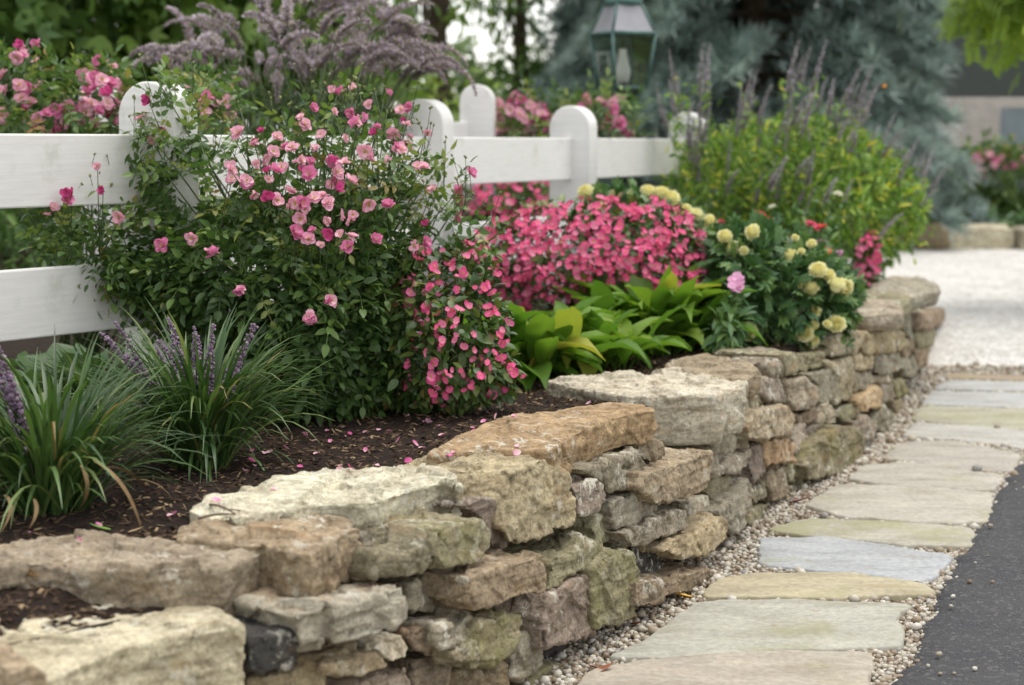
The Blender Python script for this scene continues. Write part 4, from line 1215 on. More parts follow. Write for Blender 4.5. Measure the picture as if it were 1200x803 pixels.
# ================================================================== MARIGOLDS
M_mleaf = leafmat('marigold_foliage', [(0, (0.044, 0.109, 0.040)), (.6, (0.085, 0.178, 0.059)), (1, (0.155, 0.256, 0.070))], .5, .2)
M_mpet = petalmat('marigold_petal', [(0, (.86, .77, .24)), (.4, (.90, .85, .43)), (1, (.92, .90, .60))], .2)
def pompon(R, seed):
    r_ = np.random.default_rng(seed); g = G()
    T = petal(R * .5, R * .42, .35, 2, 2)
    g.add(*(lambda q: (q[0] * R * .62, q[1]))(ico(2)), .55)
    N = 84; gold = np.arange(N) * 2.39996; zz = 1 - (np.arange(N) + .5) / N * 1.25
    for i in range(N):
        q = math.sqrt(max(0, 1 - zz[i] ** 2)); d_ = np.array([q * math.cos(gold[i]), q * math.sin(gold[i]), zz[i]])
        y = nrm(d_ + np.array([0, 0, .15])); x = nrm(np.cross(y, rvec(1)[0] * .2 + np.array([.1, .2, 1]))); z = np.cross(x, y)
        V = T[0] @ np.stack([x, y, z], -1).T * r_.uniform(.85, 1.15) + d_ * R * .5 * np.array([1, 1, .8])
        g.add(V, T[1], np.clip(.25 + .75 * (1 - max(0, zz[i]) ** 2) + r_.normal(0, .1), 0, 1))
    g.tube([[0, 0, -R * 1.6], [0, 0, -R * .3]], [R * .08, R * .3], 6, .5, 1)
    return g.mesh('flower', [M_mpet, M_twig])
POM = [pompon(.042, 80 + i) for i in range(3)]
FERN = merge([xf(SMALL, rotz(s * (.5 + .1 * k)) , (0, .12 + .2 * k, 0), .42) for k in range(4) for s in (-1, 1)] + [xf(SMALL, np.eye(3), (0, .8, 0), .4)])
def marigold(poly, dc, dr, label, nleaf, base, fl, small=(), fs=.95):
    t = thing('marigold', base, label, 'marigold', 'yellow marigolds')
    g = G(); P, O = scatter(poly, nleaf, dc, dr, .4); leafy(g, FERN, P, O, .085, droop=.05); g.build('foliage', M_mleaf, t)
    g = G(); stems(g, np.asarray(base), P[:40], .006, .003, .05, 5, 5)
    cen = at(*np.mean(poly, 0), dc)
    for a, b_ in fl:
        q = at(a, b_, dc - dr * rng.uniform(.6, 1.0))
        put('flower', POM[rng.integers(3)], t, q, flower_rot(q, cen, .5, .6, .3), rng.uniform(.85, 1.15) * fs)
        c_ = P[np.argmin(np.linalg.norm(P - q, axis=1))]
        g.tube(bez(c_, (c_ + q) / 2, q, 4), .003, 5)
    for a, b_ in small:
        q = at(a, b_, dc - dr * rng.uniform(.6, 1.0))
        put('flower', POM[rng.integers(3)], t, q, flower_rot(q, cen, .5, .6, .3), rng.uniform(.45, .65))
    g.build('stems', M_twig, t)
mz = 3.347
m1 = two([(300,262),(335,307),(412,243),(665,395),(605,445),(640,470),(705,415),(735,455),(765,455),(650,555),(735,605),(612,635),(635,665),(395,630),(555,345)], mz, mz, 760, 200)
m1s = two([(375,315),(700,605),(650,610),(600,320),(575,265),(640,290)], mz, mz, 760, 200)
marigold([(830,290),(850,265),(890,270),(930,285),(970,310),(1000,345),(985,385),(975,410),(955,425),(925,412),(880,408),(845,400),(825,370)], 7.75, .38, 'marigold plant with pale yellow pompon flowers hanging over the wall', 1500, gb_(905, 405), m1, m1s)
m2 = [(687,227),(758,226),(775,229),(706,244),(685,244),(786,234)] + two([(20,140),(85,150),(140,165),(50,95),(185,180),(235,200),(235,237),(175,258),(5,92)], mz, mz, 760, 200)
q = grp(760, 9.0); q[2] = bedz(q[0], q[1])
marigold([(668,262),(690,235),(725,225),(760,232),(800,245),(845,270),(850,300),(780,300),(690,280)], 8.75, .3, 'marigold plant with yellow flowers rising behind the begonia mound', 700, q, m2, (), 1.05)

# loose annuals between the marigolds and the tall salvia
M_ann = [petalmat('annual_petal', [(0, (.80, .20, .28)), (1, (.66, .06, .17))]), petalmat('annual_petal_red', [(0, (.75, .14, .08)), (1, (.66, .05, .05))]), petalmat('annual_petal_lilac', [(0, (.80, .50, .66)), (1, (.70, .34, .54))]), petalmat('annual_petal_white', [(0, (.80, .78, .55)), (1, (.84, .83, .72))])]
ANN = [rose_flower(.045, .1, [(8, 1, 0), (7, .75, .3)], M_ann[i], 95 + i, False) for i in range(4)]
def annual(label, px, dc, fl, poly, nleaf):
    q = grp(px, dc); q[2] = bedz(q[0], q[1])
    t = thing('zinnia', q, label, 'flowering plant')
    g = G(); P, O = scatter(poly, nleaf, dc, .2); leafy(g, LANCE, P, O, .07); g.build('foliage', M_mleaf, t)
    g = G()
    for a, b_, k in fl:
        p_ = at(a, b_, dc + rng.uniform(-.15, .1)); put('flower', ANN[k], t, p_, flower_rot(p_, p_ - np.array([0, 0, .1]), .5, .8, .3), rng.uniform(.55, .85))
        b0 = q + rng.normal(0, .08, 3) * np.array([1, 1, 0]); g.tube(bez(b0, (b0 + p_) / 2 + rng.normal(0, .03, 3), p_, 6), .003, 5)
    g.build('stems', M_twig, t)
annual('small zinnia plant with rose pink and red blooms behind the yellow marigolds', 880, 9.4, [(844,261,0),(865,263,0),(889,252,1),(901,258,1),(878,270,2),(835,262,0)], [(830,300),(840,262),(870,265),(905,262),(910,310)], 220)
annual('zinnia plant with bright pink heads in front of the salvia', 960, 9.0, [(950,263,0),(957,268,0),(964,266,1),(924,284,0),(919,290,0),(962,283,2),(968,295,1),(972,314,2),(983,297,2),(975,318,1)], [(905,330),(915,285),(950,272),(990,300),(1000,345)], 330)
annual('lilac flowered plant at the corner of the far wall', 1000, 8.6, [(1000,320,2),(993,325,2),(1002,322,2),(990,338,0)], [(980,365),(985,325),(1008,322),(1006,350)], 90)
annual('little plant with lilac pink flowers at the foot of the marigold', 848, 7.2, [(863,328,2),(863,336,2),(848,383,2),(846,388,2)], [(830,412),(838,370),(866,335),(872,370),(860,412)], 140)
annual('zinnia stems with white flowers in front of the salvia', 940, 9.8, [(982,228,3),(905,243,3)], [(900,300),(903,255),(940,240),(984,235),(985,300)], 160)

# ================================================================== ARCHING AGASTACHE BEHIND THE LEFT FENCE
M_tail = petalmat('dusty_bloom', [(0, (0.311, 0.298, 0.172)), (.35, (0.456, 0.392, 0.345)), (.75, (0.620, 0.531, 0.623)), (1, (0.802, 0.708, 0.843))], .1, .8)
M_agl = leafmat('agastache_foliage', [(0, (0.031, 0.063, 0.022)), (.6, (0.056, 0.105, 0.031)), (1, (0.112, 0.168, 0.049))], .5, .2)
def tail_mesh(L, arch, r, seed, cnt=230, stalk=.25):
    r_ = np.random.default_rng(seed); g = G()
    t = np.linspace(0, 1, 10); th = r_.uniform(0, .2) + arch * t ** 1.3
    P = np.stack([np.cumsum(np.sin(th)) * L / 10, r_.normal(0, .02) * t * L * 3, np.cumsum(np.cos(th)) * L / 10], 1); P -= P[0]
    g.tube(P, np.linspace(.004, .0015, 10), 4, .3, 1)
    q = stalk + (1 - stalk) * r_.random(cnt)
    pp = np.stack([np.interp(q, t, P[:, k]) for k in range(3)], 1)
    T = np.stack([np.interp(q, t, np.gradient(P[:, k])) for k in range(3)], 1); T = nrm(T)
    d = nrm(np.cross(T, nrm(r_.normal(size=(cnt, 3)))))
    w = r * np.clip(1.15 - .75 * (q - stalk) / (1 - stalk), .2, 1)
    M = frames(nrm(d + T * .9), T) * (w * r_.uniform(.7, 1.3, cnt))[:, None, None]
    g.inst(xf(SMALL, s=1.25), M, pp, np.clip(r_.random(cnt), 0, 1), 0)
    return g.mesh('flower_spike', [M_tail, M_twig])
TAILS = [tail_mesh(rng.uniform(.36, .52), rng.uniform(1.3, 2.8), .030, 200 + i, 330) for i in range(7)]
q = grp(330, 8.1); q[2] = bedz(q[0], q[1])
ag = thing('agastache', q, 'large agastache with drooping dusty purple flower tails behind the left half of the fence', 'agastache')
AP = [(215,175),(245,135),(290,110),(350,100),(420,105),(460,130),(475,175)]
g = G(); P, O = scatter(AP, 600, 8.1, .5, .3); leafy(g, LANCE, P, O, .085, droop=.3); g.build('foliage', M_agl, ag)
RP = [(185,105),(210,70),(265,45),(320,25),(390,18),(440,35),(478,80),(480,120),(400,120),(300,125)]
P, O = scatter(RP, 98, 8.1, .5, .3)
g = G(); stems(g, q, P, .007, .003, .08, 4, 6); g.build('stems', M_twig, ag)
for p_ in P:
    c_ = at(335, 95, 8.1); v = p_ - c_
    a = math.atan2(v[1] * .6 + rng.normal(0, .2), v[0] + rng.normal(0, .22))
    put('flower_spike', TAILS[rng.integers(7)], ag, p_, rotz(a) @ roty(rng.normal(.1, .3)), rng.uniform(.65, 1.05))

# ================================================================== TALL SALVIA AT THE END OF THE BED
M_sal = leafmat('salvia_foliage', [(0, (0.079, 0.161, 0.025)), (.5, (0.158, 0.284, 0.037)), (.85, (0.243, 0.400, 0.048)), (.95, (0.486, 0.507, 0.061)), (1, (0.686, 0.615, 0.075))], .5, .3)
M_spk = petalmat('mauve_bloom', [(0, (0.297, 0.296, 0.193)), (.35, (0.431, 0.385, 0.375)), (.8, (0.564, 0.517, 0.628)), (1, (0.712, 0.672, 0.820))], .1, .8)
M_tail2 = M_tail; M_tail = M_spk
STRAIGHT = [tail_mesh(rng.uniform(.32, .50), rng.uniform(.1, .6), .024, 300 + i, 260, .22) for i in range(6)]
M_tail = M_tail2
SD = 11.7
q = grp(935, SD); q[2] = bedz(q[0], q[1])
sal = thing('salvia', q, 'large yellow green salvia bush topped with upright mauve flower spikes', 'salvia')
SP_ = [(780,300),(778,225),(795,182),(835,155),(890,140),(950,138),(1010,155),(1050,185),(1075,215),(1085,250),(1062,290),(1010,330),(930,320),(850,300)]
gs_ = G()
g = G(); P, O = scatter(SP_, 6600, SD, .85, .55); leafy(g, LANCE, P, O, .075, droop=.1, upw=.6)
tips = []
rows = [(780,150,-.75),(790,170,-.9),(800,140,-.6),(812,150,-.5),(770,195,-1.0),(785,215,-.8)]
for k in range(92):
    if k < len(rows): a, b_, ln = rows[k]
    else:
        u = rng.random(); a = 785 + u * 300; ln = (u - .42) * .95 + rng.normal(0, .14)
        b_ = 150 + (rng.uniform(15, 95) if k % 3 == 0 else 0) + 95 * max(0, u - .55) * 1.7 + rng.uniform(-34, 40)
    if k % 3 == 0: a = 800 + (a - 785) * .75
    p_ = at(a, b_, SD + (-.9 if k % 3 == 0 else rng.uniform(-.95, .5))); tips.append(p_)
    put('flower_spike', STRAIGHT[rng.integers(6)], sal, p_, rotz(rng.normal(0, .5)) @ roty(ln * .55), rng.uniform(.65, 1.05))
P = np.repeat(np.array(tips), 22, 0); h_ = rng.uniform(-.35, .16, len(P)); P = P + rng.normal(0, .035, P.shape) * [1, 1, .3]; P[:, 2] += h_
g2_ = g; leafy(g2_, LANCE, P, nrm(rvec(len(P)) + [0, 0, .5]), .062, droop=-.1, upw=.5); g2_.build('foliage', M_sal, sal)
g = G(); stems(g, q, tips[:60], .006, .003, .08, 4, 6); g.build('stems', M_twig, sal)

# a bee at the tip of one spike
bp = at(1037, 101, 11.2); bee = thing('bee', bp, 'small orange bee hovering at the tip of a mauve spike', 'bee')
M_beeo = plain('bee_orange', (.60, .24, .03), .7); M_beed = plain('bee_dark', (.03, .022, .02), .6); M_wing = plain('bee_wing', (.35, .33, .30), .3)
g = G(); g.lathe([(.001, -.02), (.010, -.014), (.013, -.004), (.010, .006), (.004, .010)], k=10, mi=0); g.inst(ico(1), (np.eye(3) * .008)[None], [[0, 0, .014]], [.5], 1)
V = np.concatenate(g.V); g.V = [V @ roty(1.3).T + bp]; g.build('body', [M_beeo, M_beed], bee)
for s in (-1, 1):
    g = G(); T = leaf(.022, .009, 3); g.add(T[0] @ rotx(.5).T @ rotz(s * .9).T + bp + np.array([0, 0, .011]), T[1]); g.build('wing', M_wing, bee)

# ================================================================== LANTERN POST
M_verd = plain('verdigris', (.085, .16, .145), .55, .3, 14, .3, .004, .5, .3)
M_black = plain('black_iron', (.02, .022, .022), .5, .2, 10)
M_chim = plain('milk_glass', (.86, .86, .82), .25, .03, 5, 0)
M_roofg = plain('roof_glass_sky_tint', (.34, .335, .36), .12, .15, 4, .05, .004, .6)  # opaque panes, the sky's grey-lilac reflection painted into their colour
m, n, l, b = newmat('lantern_glass'); M_glass = m
tr = n.new('ShaderNodeBsdfTransparent'); tr.inputs[0].default_value = (.92, .95, .93, 1)
gl = n.new('ShaderNodeBsdfGlossy'); gl.inputs['Roughness'].default_value = .06
fr = n.new('ShaderNodeFresnel'); fr.inputs['IOR'].default_value = 1.6
mx = n.new('ShaderNodeMixShader'); l.new(math_(n, l, 'ADD', fr.outputs[0], .06), mx.inputs[0])
l.new(tr.outputs[0], mx.inputs[1]); l.new(gl.outputs[0], mx.inputs[2]); l.new(mx.outputs[0], n['Material Output'].inputs['Surface'])
LD = 11.3
lp = grp(729, LD); lz = bedz(lp[0], lp[1])
lamp = thing('lamp_post', np.array([lp[0], lp[1], lz]), 'green copper lantern with a white glass chimney on a dark post', 'lamp post')
def zz(y): return 1.4 + (168 - y) / FPX * LD
zb, zt, zr = zz(104), zz(42), zz(8)
hb, ht, hr = .118, .158, .088
RL = rotz(math.radians(24))
def cor(h, z): return [np.array(lp) * [1, 1, 0] + RL @ np.array([sx * h, sy * h, 0]) + np.array([0, 0, z]) for sx, sy in ((-1, -1), (1, -1), (1, 1), (-1, 1))]
B_, T_, R_ = cor(hb, zb), cor(ht, zt), cor(hr, zr)
g = G()
for i in range(4):
    j = (i + 1) % 4
    g.tube([B_[i], T_[i]], .012, 6); g.tube([B_[i], B_[j]], .012, 6); g.tube([T_[i], T_[j]], .015, 6)
    g.tube([T_[i], R_[i]], .010, 6); g.tube([R_[i], R_[j]], .010, 6)
g.build('frame', M_verd, lamp, smooth=True)
for i in range(4):
    j = (i + 1) % 4
    g = G(); g.add([B_[i], B_[j], T_[j], T_[i]], np.array([[0, 1, 2, 3]])); g.build('glass_pane', M_glass, lamp, smooth=False)
    g = G(); g.add([T_[i], T_[j], R_[j], R_[i]], np.array([[0, 1, 2, 3]])); g.build('roof_pane', M_roofg, lamp, smooth=False)
cx = np.array([lp[0], lp[1], 0])
g = G(); g.lathe([(.10, zr - .012), (.125, zr), (.125, zr + .03), (.10, zr + .045), (.10, zr + .09), (.135, zr + .10), (.11, zr + .15), (.05, zr + .19), (.018, zr + .20), (.022, zr + .225), (.004, zr + .25)], cx, 24); g.build('cap', M_verd, lamp)
g = G(); g.lathe([(.022, zb + .03), (.040, zb + .05), (.052, zb + .09), (.048, zb + .13), (.028, zb + .19), (.024, zb + .235), (.027, zb + .255)], cx, 20); g.build('chimney', M_chim, lamp)
g = G(); g.lathe([(.03, zb), (.03, zb + .03), (.012, zb + .035)], cx, 14); g.build('burner', M_black, lamp)
g = G(); g.lathe([(hb * .9, zb - .012), (hb * .9, zb), ], cx, 4); g.lathe([(.06, lz), (.06, lz + .12), (.036, lz + .15), (.033, zb - .16), (.05, zb - .15), (.05, zb - .12), (.03, zb - .11), (.03, zb - .01)], cx, 18)
for i in range(4): g.tube(bez(cx + np.array([0, 0, zb - .13]), cx + RL @ np.array([(.08, 0, 0), (0, .08, 0), (-.08, 0, 0), (0, -.08, 0)][i]) + np.array([0, 0, zb - .12]), (B_[i] + cx * 0) * .75 + (cx + np.array([0, 0, zb])) * .25, 6), .009, 5)
g.build('pole', M_black, lamp)

# ================================================================== TREES BEHIND
def tree(name, label, base, H_, crown, nclump, nleaf, lsize, mat, T=LANCE, trunk_r=.14, cr=.45, limbs=7, cat='tree', group=None, droop=.2, upw=.5, tz=None):
    """crown: list of (cx, cy, cz, rx, ry, rz) lobes in metres relative to base"""
    base = np.asarray(base, float)
    t = thing(name, base, label, cat, group)
    C_ = []
    for (cx_, cy_, cz_, rx, ry, rz) in crown:
        k = max(4, int(nclump / len(crown)))
        d = rvec(k) * (rng.random((k, 1)) ** .45); C_.append(d * [rx, ry, rz] + [cx_, cy_, cz_])
    C_ = np.concatenate(C_)
    per = max(3, nleaf // len(C_))
    sz = cr * rng.uniform(.6, 1.3, len(C_))
    P = (C_[:, None] + rng.normal(size=(len(C_), per, 3)) * sz[:, None, None] * [.6, .6, .42]).reshape(-1, 3)
    O = nrm(P - np.repeat(C_, per, 0) + nrm(P - [0, 0, H_ * .5]) * .25)
    ok = P[:, 2] > .05; P = P[ok] + base; O = O[ok]
    tone = np.repeat(rng.uniform(0, .45, len(C_)), per)[ok] + rng.random(len(P)) * .55
    g = G(); leafy(g, T, P, O, lsize, rnd=tone, droop=droop, upw=upw); g.build('crown', mat, t)
    g = G(); top = base + [0, 0, H_ * .8]
    tr_ = bez(base, base + [rng.normal(0, .12), rng.normal(0, .1), H_ * .4], top, 9); g.tube(tr_, np.linspace(trunk_r, trunk_r * .35, 9), 9, .5)
    for k in range(limbs):
        f = rng.uniform(.2, .9); s_ = tr_[int(f * 8)]; e = C_[rng.integers(len(C_))] + base
        g.tube(bez(s_, (s_ + e) / 2 + [0, 0, .2], e, 6), np.linspace(trunk_r * .4, .015, 6), 6, .5)
    g.build('trunk', M_wood, t)
    return t
MAPLE = merge([xf(leaf(1, .42, 2, .2, -.1, .3), rotz(a), s=s) for a, s in ((0, 1), (.75, .85), (-.75, .85))])
M_t1 = leafmat('maple_leaf', [(0, (0.040, 0.090, 0.022)), (.5, (0.082, 0.162, 0.036)), (1, (0.154, 0.252, 0.054))], .5, .3)
M_t2 = leafmat('ash_leaf', [(0, (0.067, 0.133, 0.031)), (.5, (0.133, 0.228, 0.042)), (1, (0.228, 0.341, 0.067))], .5, .3)
M_t3 = leafmat('shrub_leaf', [(0, (0.120, 0.185, 0.030)), (.5, (0.217, 0.316, 0.043)), (1, (0.348, 0.456, 0.077))], .5, .3)
def gp(px, d, z=0.0): q = grp(px, d); q[2] = z; return q
tree('maple_tree', 'dark green broadleaf tree filling the top left corner', gp(-20, 14.5), 7, [(0, 0, 2.6, 1.7, 1.3, 1.7), (.4, 0, 4.6, 2, 1.6, 1.8), (-.6, 0, 1.4, 1.2, 1, .9)], 200, 5200, .20, M_t1, MAPLE, .16)
tree('maple_tree', 'broadleaf tree with a dark thin trunk left of the arching agastache', gp(150, 15.5), 6.5, [(0, 0, 2.7, 1.4, 1.1, 1.3), (.3, 0, 4.4, 1.8, 1.4, 1.6), (.1, .2, 1.5, 1.1, 1, .7)], 170, 4200, .19, M_t2, MAPLE, .10)
tree('maple_tree', 'green broadleaf tree rising behind the arching agastache', gp(330, 17), 7, [(0, 0, 2.9, 1.9, 1.3, 1.4), (0, 0, 4.8, 2.2, 1.6, 1.8), (-.2, .2, 1.6, 1.3, 1, .8)], 200, 4800, .20, M_t2, MAPLE, .15)
tree('ash_tree', 'light tree with bare lower trunk standing against the pale sky', gp(520, 27), 9, [(-.2, 0, 4.4, 2.0, 1.5, 1.2), (0, 0, 6.4, 2.6, 2, 1.8), (-.9, 0, 3.3, .8, .7, .6)], 90, 1500, .24, M_t2, LANCE, .20, .5)
tree('ash_tree', 'slim tree between the pale sky gap and the spruce', gp(610, 30), 9, [(-.2, 0, 4.2, 1.0, 1, 1.0), (.2, 0, 6.2, 2.2, 1.8, 1.6), (.1, 0, 2.6, .7, .6, .8)], 80, 1700, .24, M_t1, LANCE, .16, .5)
tree('shrub', 'yellow green rounded shrub beyond the fence in the middle', gp(590, 16), 1.7, [(0, 0, 1.15, .75, .6, .62), (-.45, .1, .95, .5, .5, .5), (.4, 0, .9, .5, .5, .45)], 90, 2600, .12, M_t3, LANCE, .04, .22, 6, 'shrub')
tree('shrub', 'olive green shrub behind the back fence post', gp(500, 18), 2.2, [(0, 0, 1.3, .9, .6, .8), (.6, 0, 1.0, .6, .5, .6)], 80, 2000, .13, M_t3, LANCE, .04, .26, 6, 'shrub')
tree('shrub', 'dark green hedge shrub behind the left part of the fence', gp(60, 10.8), 1.5, [(0, 0, .85, 1.3, .4, .55)], 80, 2200, .11, M_t1, LANCE, .04, .25, 6, 'shrub')
tree('shrub', 'dark shrub low behind the agastache and the fence', gp(300, 11), 1.5, [(0, 0, .8, 1.1, .4, .6)], 80, 2000, .11, M_t1, LANCE, .04, .25, 6, 'shrub')
# far wood closing the view
m = leafmat('far_leaf', [(0, (0.047, 0.086, 0.031)), (.5, (0.094, 0.156, 0.047)), (1, (0.172, 0.250, 0.078))], .6, .2)
N = 9000
X = rng.uniform(-45, 45, N); hgt = 4.2 + 2.2 * vnoise(np.stack([X * .22, 0 * X, 0 * X], 1), 4)
Z = hgt * rng.random(N) ** .8; P = np.stack([X, 62 + rng.uniform(-3, 3, N), Z], 1)
g = G(); leafy(g, LANCE, P, rvec(N), 1.1, rnd=rng.random(N)); o = g.build('far_wood', m); o['kind'] = 'stuff'; tag(o, 'distant line of green woodland below the pale sky', 'woodland')

# ------------------------------------------------------------------ blue spruce
M_ndl = leafmat('spruce_needle', [(0, (0.166, 0.235, 0.227)), (.5, (0.302, 0.393, 0.378)), (1, (0.499, 0.590, 0.559))], .6, .1)
sb = gp(880, 24.5); SK = 1.25
spr = thing('spruce_tree', sb, 'big blue spruce with drooping silvery branches and a dark shaded heart', 'spruce')
g = G(); g.tube(bez(sb, sb + [.05, 0, 6], sb + [0, 0, 13], 9), np.linspace(.24, .02, 9), 10); gt = g
gn = G()
TUFT = merge([(np.array([[-.07, 0, 0], [.07, 0, 0], [.05, 1, -.05], [-.05, 1, -.05]]), np.array([[0, 1, 2, 3]])) if False else xf(leaf(1, .11, 2, .1, -.1, .5), rotz(a) @ rotx(e)) for a, e in ((0, 0), (.5, .1), (-.5, .1), (.25, .5), (-.25, .5), (0, -.45), (.8, .2), (-.8, .2), (.15, .8), (-.4, -.3))])
zlev = np.concatenate([np.linspace(1.0, 4.6, 17), np.linspace(4.8, 10, 13)])
for z in zlev * SK:
    Lb = 2.6 * SK * (1 - z / 14.4) ** .8
    nb = 13 if z < 5.9 else 9
    for k in range(nb):
        a = k / nb * 6.283 + rng.random() * .5; L = Lb * rng.uniform(.75, 1.12)
        d = np.array([math.cos(a), math.sin(a), 0])
        if d[1] > .55 and z > 5.9: continue
        if rng.random() < .12: continue
        s_ = sb + [0, 0, z]; e = s_ + d * L + [0, 0, -.28 * L + rng.normal(0, .08)]
        br = bez(s_, s_ + d * L * .6 + [0, 0, .05], e, 8); gt.tube(br, np.linspace(.04, .008, 8), 5)
        nt_ = int(78 * L / 2.6)
        q = rng.uniform(.32, 1.0, nt_) ** .8
        pp = np.stack([np.interp(q, np.linspace(0, 1, 8), br[:, c]) for c in range(3)], 1)
        side = np.array([-d[1], d[0], 0]); sg = rng.choice([-1, 1], nt_)
        wd = (.40 * (1 - q) + .05) * L * .5 * rng.random(nt_)
        pp = pp + rng.normal(0, .03, (nt_, 3)) + side * (sg * wd)[:, None] + np.array([0, 0, -1])[None] * (wd * .35)[:, None] + d * (wd * .4)[:, None]
        f = nrm(d * .8 + side * (sg * .6)[:, None] + rng.normal(0, .25, (nt_, 3)) + [0, 0, .05])
        M = frames(f, nrm(np.array([0, 0, 1.0]) + rng.normal(0, .2, (nt_, 3)))) * rng.uniform(.20, .36, nt_)[:, None, None]
        gn.inst(TUFT, M, pp, np.clip(rng.normal(.5, .22, nt_), 0, 1))
gt.build('trunk', M_wood, spr); gn.build('needles', M_ndl, spr)
sb2 = gp(685, 29)
tree('spruce_tree', 'smaller grey green conifer behind the lantern', sb2, 5, [(0, 0, 1.0, 1.1, .8, .9), (0, 0, 2.2, .9, .7, .9), (0, 0, 3.4, .6, .5, .9)], 120, 2300, .26, M_ndl, TUFT, .12, .28, 6, 'conifer', droop=.4)

tree('spruce_tree', 'tall dark conifer added behind the big blue spruce to block its sky gaps', gp(900, 33), 8, [(0, 0, 1.6, 2.3, 1, 1.3), (0, 0, 3.6, 1.9, 1, 1.4), (0, 0, 5.6, 1.2, .9, 1.3)], 220, 5200, .34, M_ndl, TUFT, .16, .4, 6, 'conifer', droop=.4)  # added tree, blocks the white sky that showed through the spruce

# ------------------------------------------------------------------ right edge: pinnate tree, garage, planting beyond the drive
PINN = merge([xf(leaf(.34, .12, 2, .2, -.1, .5), rotz(s * 1.0), (0, .12 + .13 * k, -.02 * k), 1) for k in range(6) for s in (-1, 1)])
M_loc = leafmat('locust_leaf', [(0, (0.097, 0.167, 0.022)), (.6, (0.193, 0.290, 0.031)), (.93, (0.351, 0.439, 0.045)), (1, (0.667, 0.702, 0.053))], .5, .35)
tree('locust_tree', 'yellow green tree with feathery leaves hanging in the top right corner', gp(1330, 14.5), 6.5, [(-.80, 0, 2.75, .55, .7, .50), (-.83, 0, 3.6, 1.0, 1, .9), (0, 0, 2.6, .8, .8, 1.0), (-.4, 0, 4.8, 1.4, 1.2, 1)], 130, 1500, .34, M_loc, PINN, .10, .32, 8, droop=.35)
M_shing = plain('roof_shingle', (.20, .185, .165), .9, .2, 3, .5, .02)
M_pwall = plain('pale_blue_siding', (.42, .47, .53), .6, .06, 2)
M_trim = plain('grey_blue_door', (.20, .24, .27), .6, .1, 2)
M_dark = plain('dark_green_eave', (.06, .07, .065), .8)  # dark green of the house wall
gd = 46.0
gx0, gx1 = grp(1030, gd)[0], grp(1420, gd)[0]
gz = lambda y: 1.4 + (168 - y) / FPX * gd
gar = thing('garage', ((gx0 + gx1) / 2, gd, 0), 'low pale blue garage with a grey shingle roof at the far right', 'garage')
ze, zr_ = gz(172), gz(113)
g = G(); g.box(((gx0 + gx1) / 2, gd + 2, ze / 2), gx1 - gx0 - .3, 3.6, ze); g.build('wall', M_pwall, gar, smooth=False)
g = G(); K = 9
for i in range(K):
    z0 = ze + (zr_ - ze) * i / K; z1 = ze + (zr_ - ze) * (i + 1) / K; y0 = gd - .1 + 2.0 * i / K; y1 = gd - .1 + 2.0 * (i + 1) / K
    g.add([[gx0, y0, z0 + .03], [gx1, y0, z0 + .03], [gx1, y1, z1], [gx0, y1, z1]], np.array([[0, 1, 2, 3]]))
    g.add([[gx0, y0, z0 - .01], [gx1, y0, z0 - .01], [gx1, y0, z0 + .03], [gx0, y0, z0 + .03]], np.array([[0, 1, 2, 3]]))
    g.add([[gx0, gd + 4.1 - 2.0 * i / K, z0], [gx1, gd + 4.1 - 2.0 * i / K, z0], [gx1, gd + 4.1 - 2.0 * (i + 1) / K, z1], [gx0, gd + 4.1 - 2.0 * (i + 1) / K, z1]], np.array([[0, 1, 2, 3]]))
g.build('roof', M_shing, gar, smooth=False)
dx = grp(1190, gd)[0]
g = G(); g.box((dx, gd - .4, (gz(128)) / 2), 1.1, .6, gz(128)); g.build('dormer_porch', M_trim, gar, smooth=False)
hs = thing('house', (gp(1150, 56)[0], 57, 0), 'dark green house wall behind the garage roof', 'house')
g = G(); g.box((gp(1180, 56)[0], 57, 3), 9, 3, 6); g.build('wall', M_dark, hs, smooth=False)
g = G(); x_ = gp(1180, 56)[0]; g.add([[x_ - 4.8, 55.2, 5.9], [x_ + 4.8, 55.2, 5.9], [x_ + 4.8, 57, 7.6], [x_ - 4.8, 57, 7.6], [x_ - 4.8, 58.8, 5.9], [x_ + 4.8, 58.8, 5.9]], np.array([[0, 1, 2, 3], [3, 2, 5, 4]])); g.build('roof', M_shing, hs, smooth=False)

# stones edging the far side of the drive
M_edge = M_stone
items = []; lab = []
def slab(px0, px1, y0, y1, d, dep=.5):
    a = at(px0, y1, d); c_ = at(px1, y1, d); zt_ = at(px0, y0, d)[2]
    x0, x1 = a[0], c_[0]; y = a[1]
    V = np.array([[x0, y, -.02], [x1, y, -.02], [x1, y + dep, -.02], [x0, y + dep, -.02], [x0 + .03, y + .02, zt_], [x1 - .04, y + .02, zt_ - .02], [x1 - .02, y + dep, zt_], [x0 + .02, y + dep, zt_ + .01]])
    return V, [[0, 3, 2, 1], [4, 5, 6, 7], [0, 1, 5, 4], [1, 2, 6, 5], [2, 3, 7, 6], [3, 0, 4, 7]], .03
E_ = [(slab(1112, 1192, 265, 287, 22.8), 'cream', 'long pale edging slab beyond the white gravel, right of the round boulder'),
      (slab(1196, 1290, 268, 291, 22.6), 'light', 'edging slab cut off by the right edge beyond the white gravel'),
      (slab(1030, 1066, 254, 275, 23.4), 'tan', 'flat brown edging slab nearest the salvia, beyond the white gravel'),
      (slab(968, 1029, 252, 274, 23.6), 'brown', 'brown edging slab mostly hidden behind the salvia')]
for (it, col, lb), (V, F, N_) in zip(E_, remesh_all([e[0] for e in E_])):
    V = relax(V, F, 1); V = roughen(V, F, 900 + len(lb), 2.2, fs=4); g = G(); g.add(V, F); o = g.build('edging_stone', M_stone, org=V.mean(0))
    tag(o, lb, 'edging stone', 'stones edging the far bed'); c_ = SC[col]; o.color = (*c_, .1)
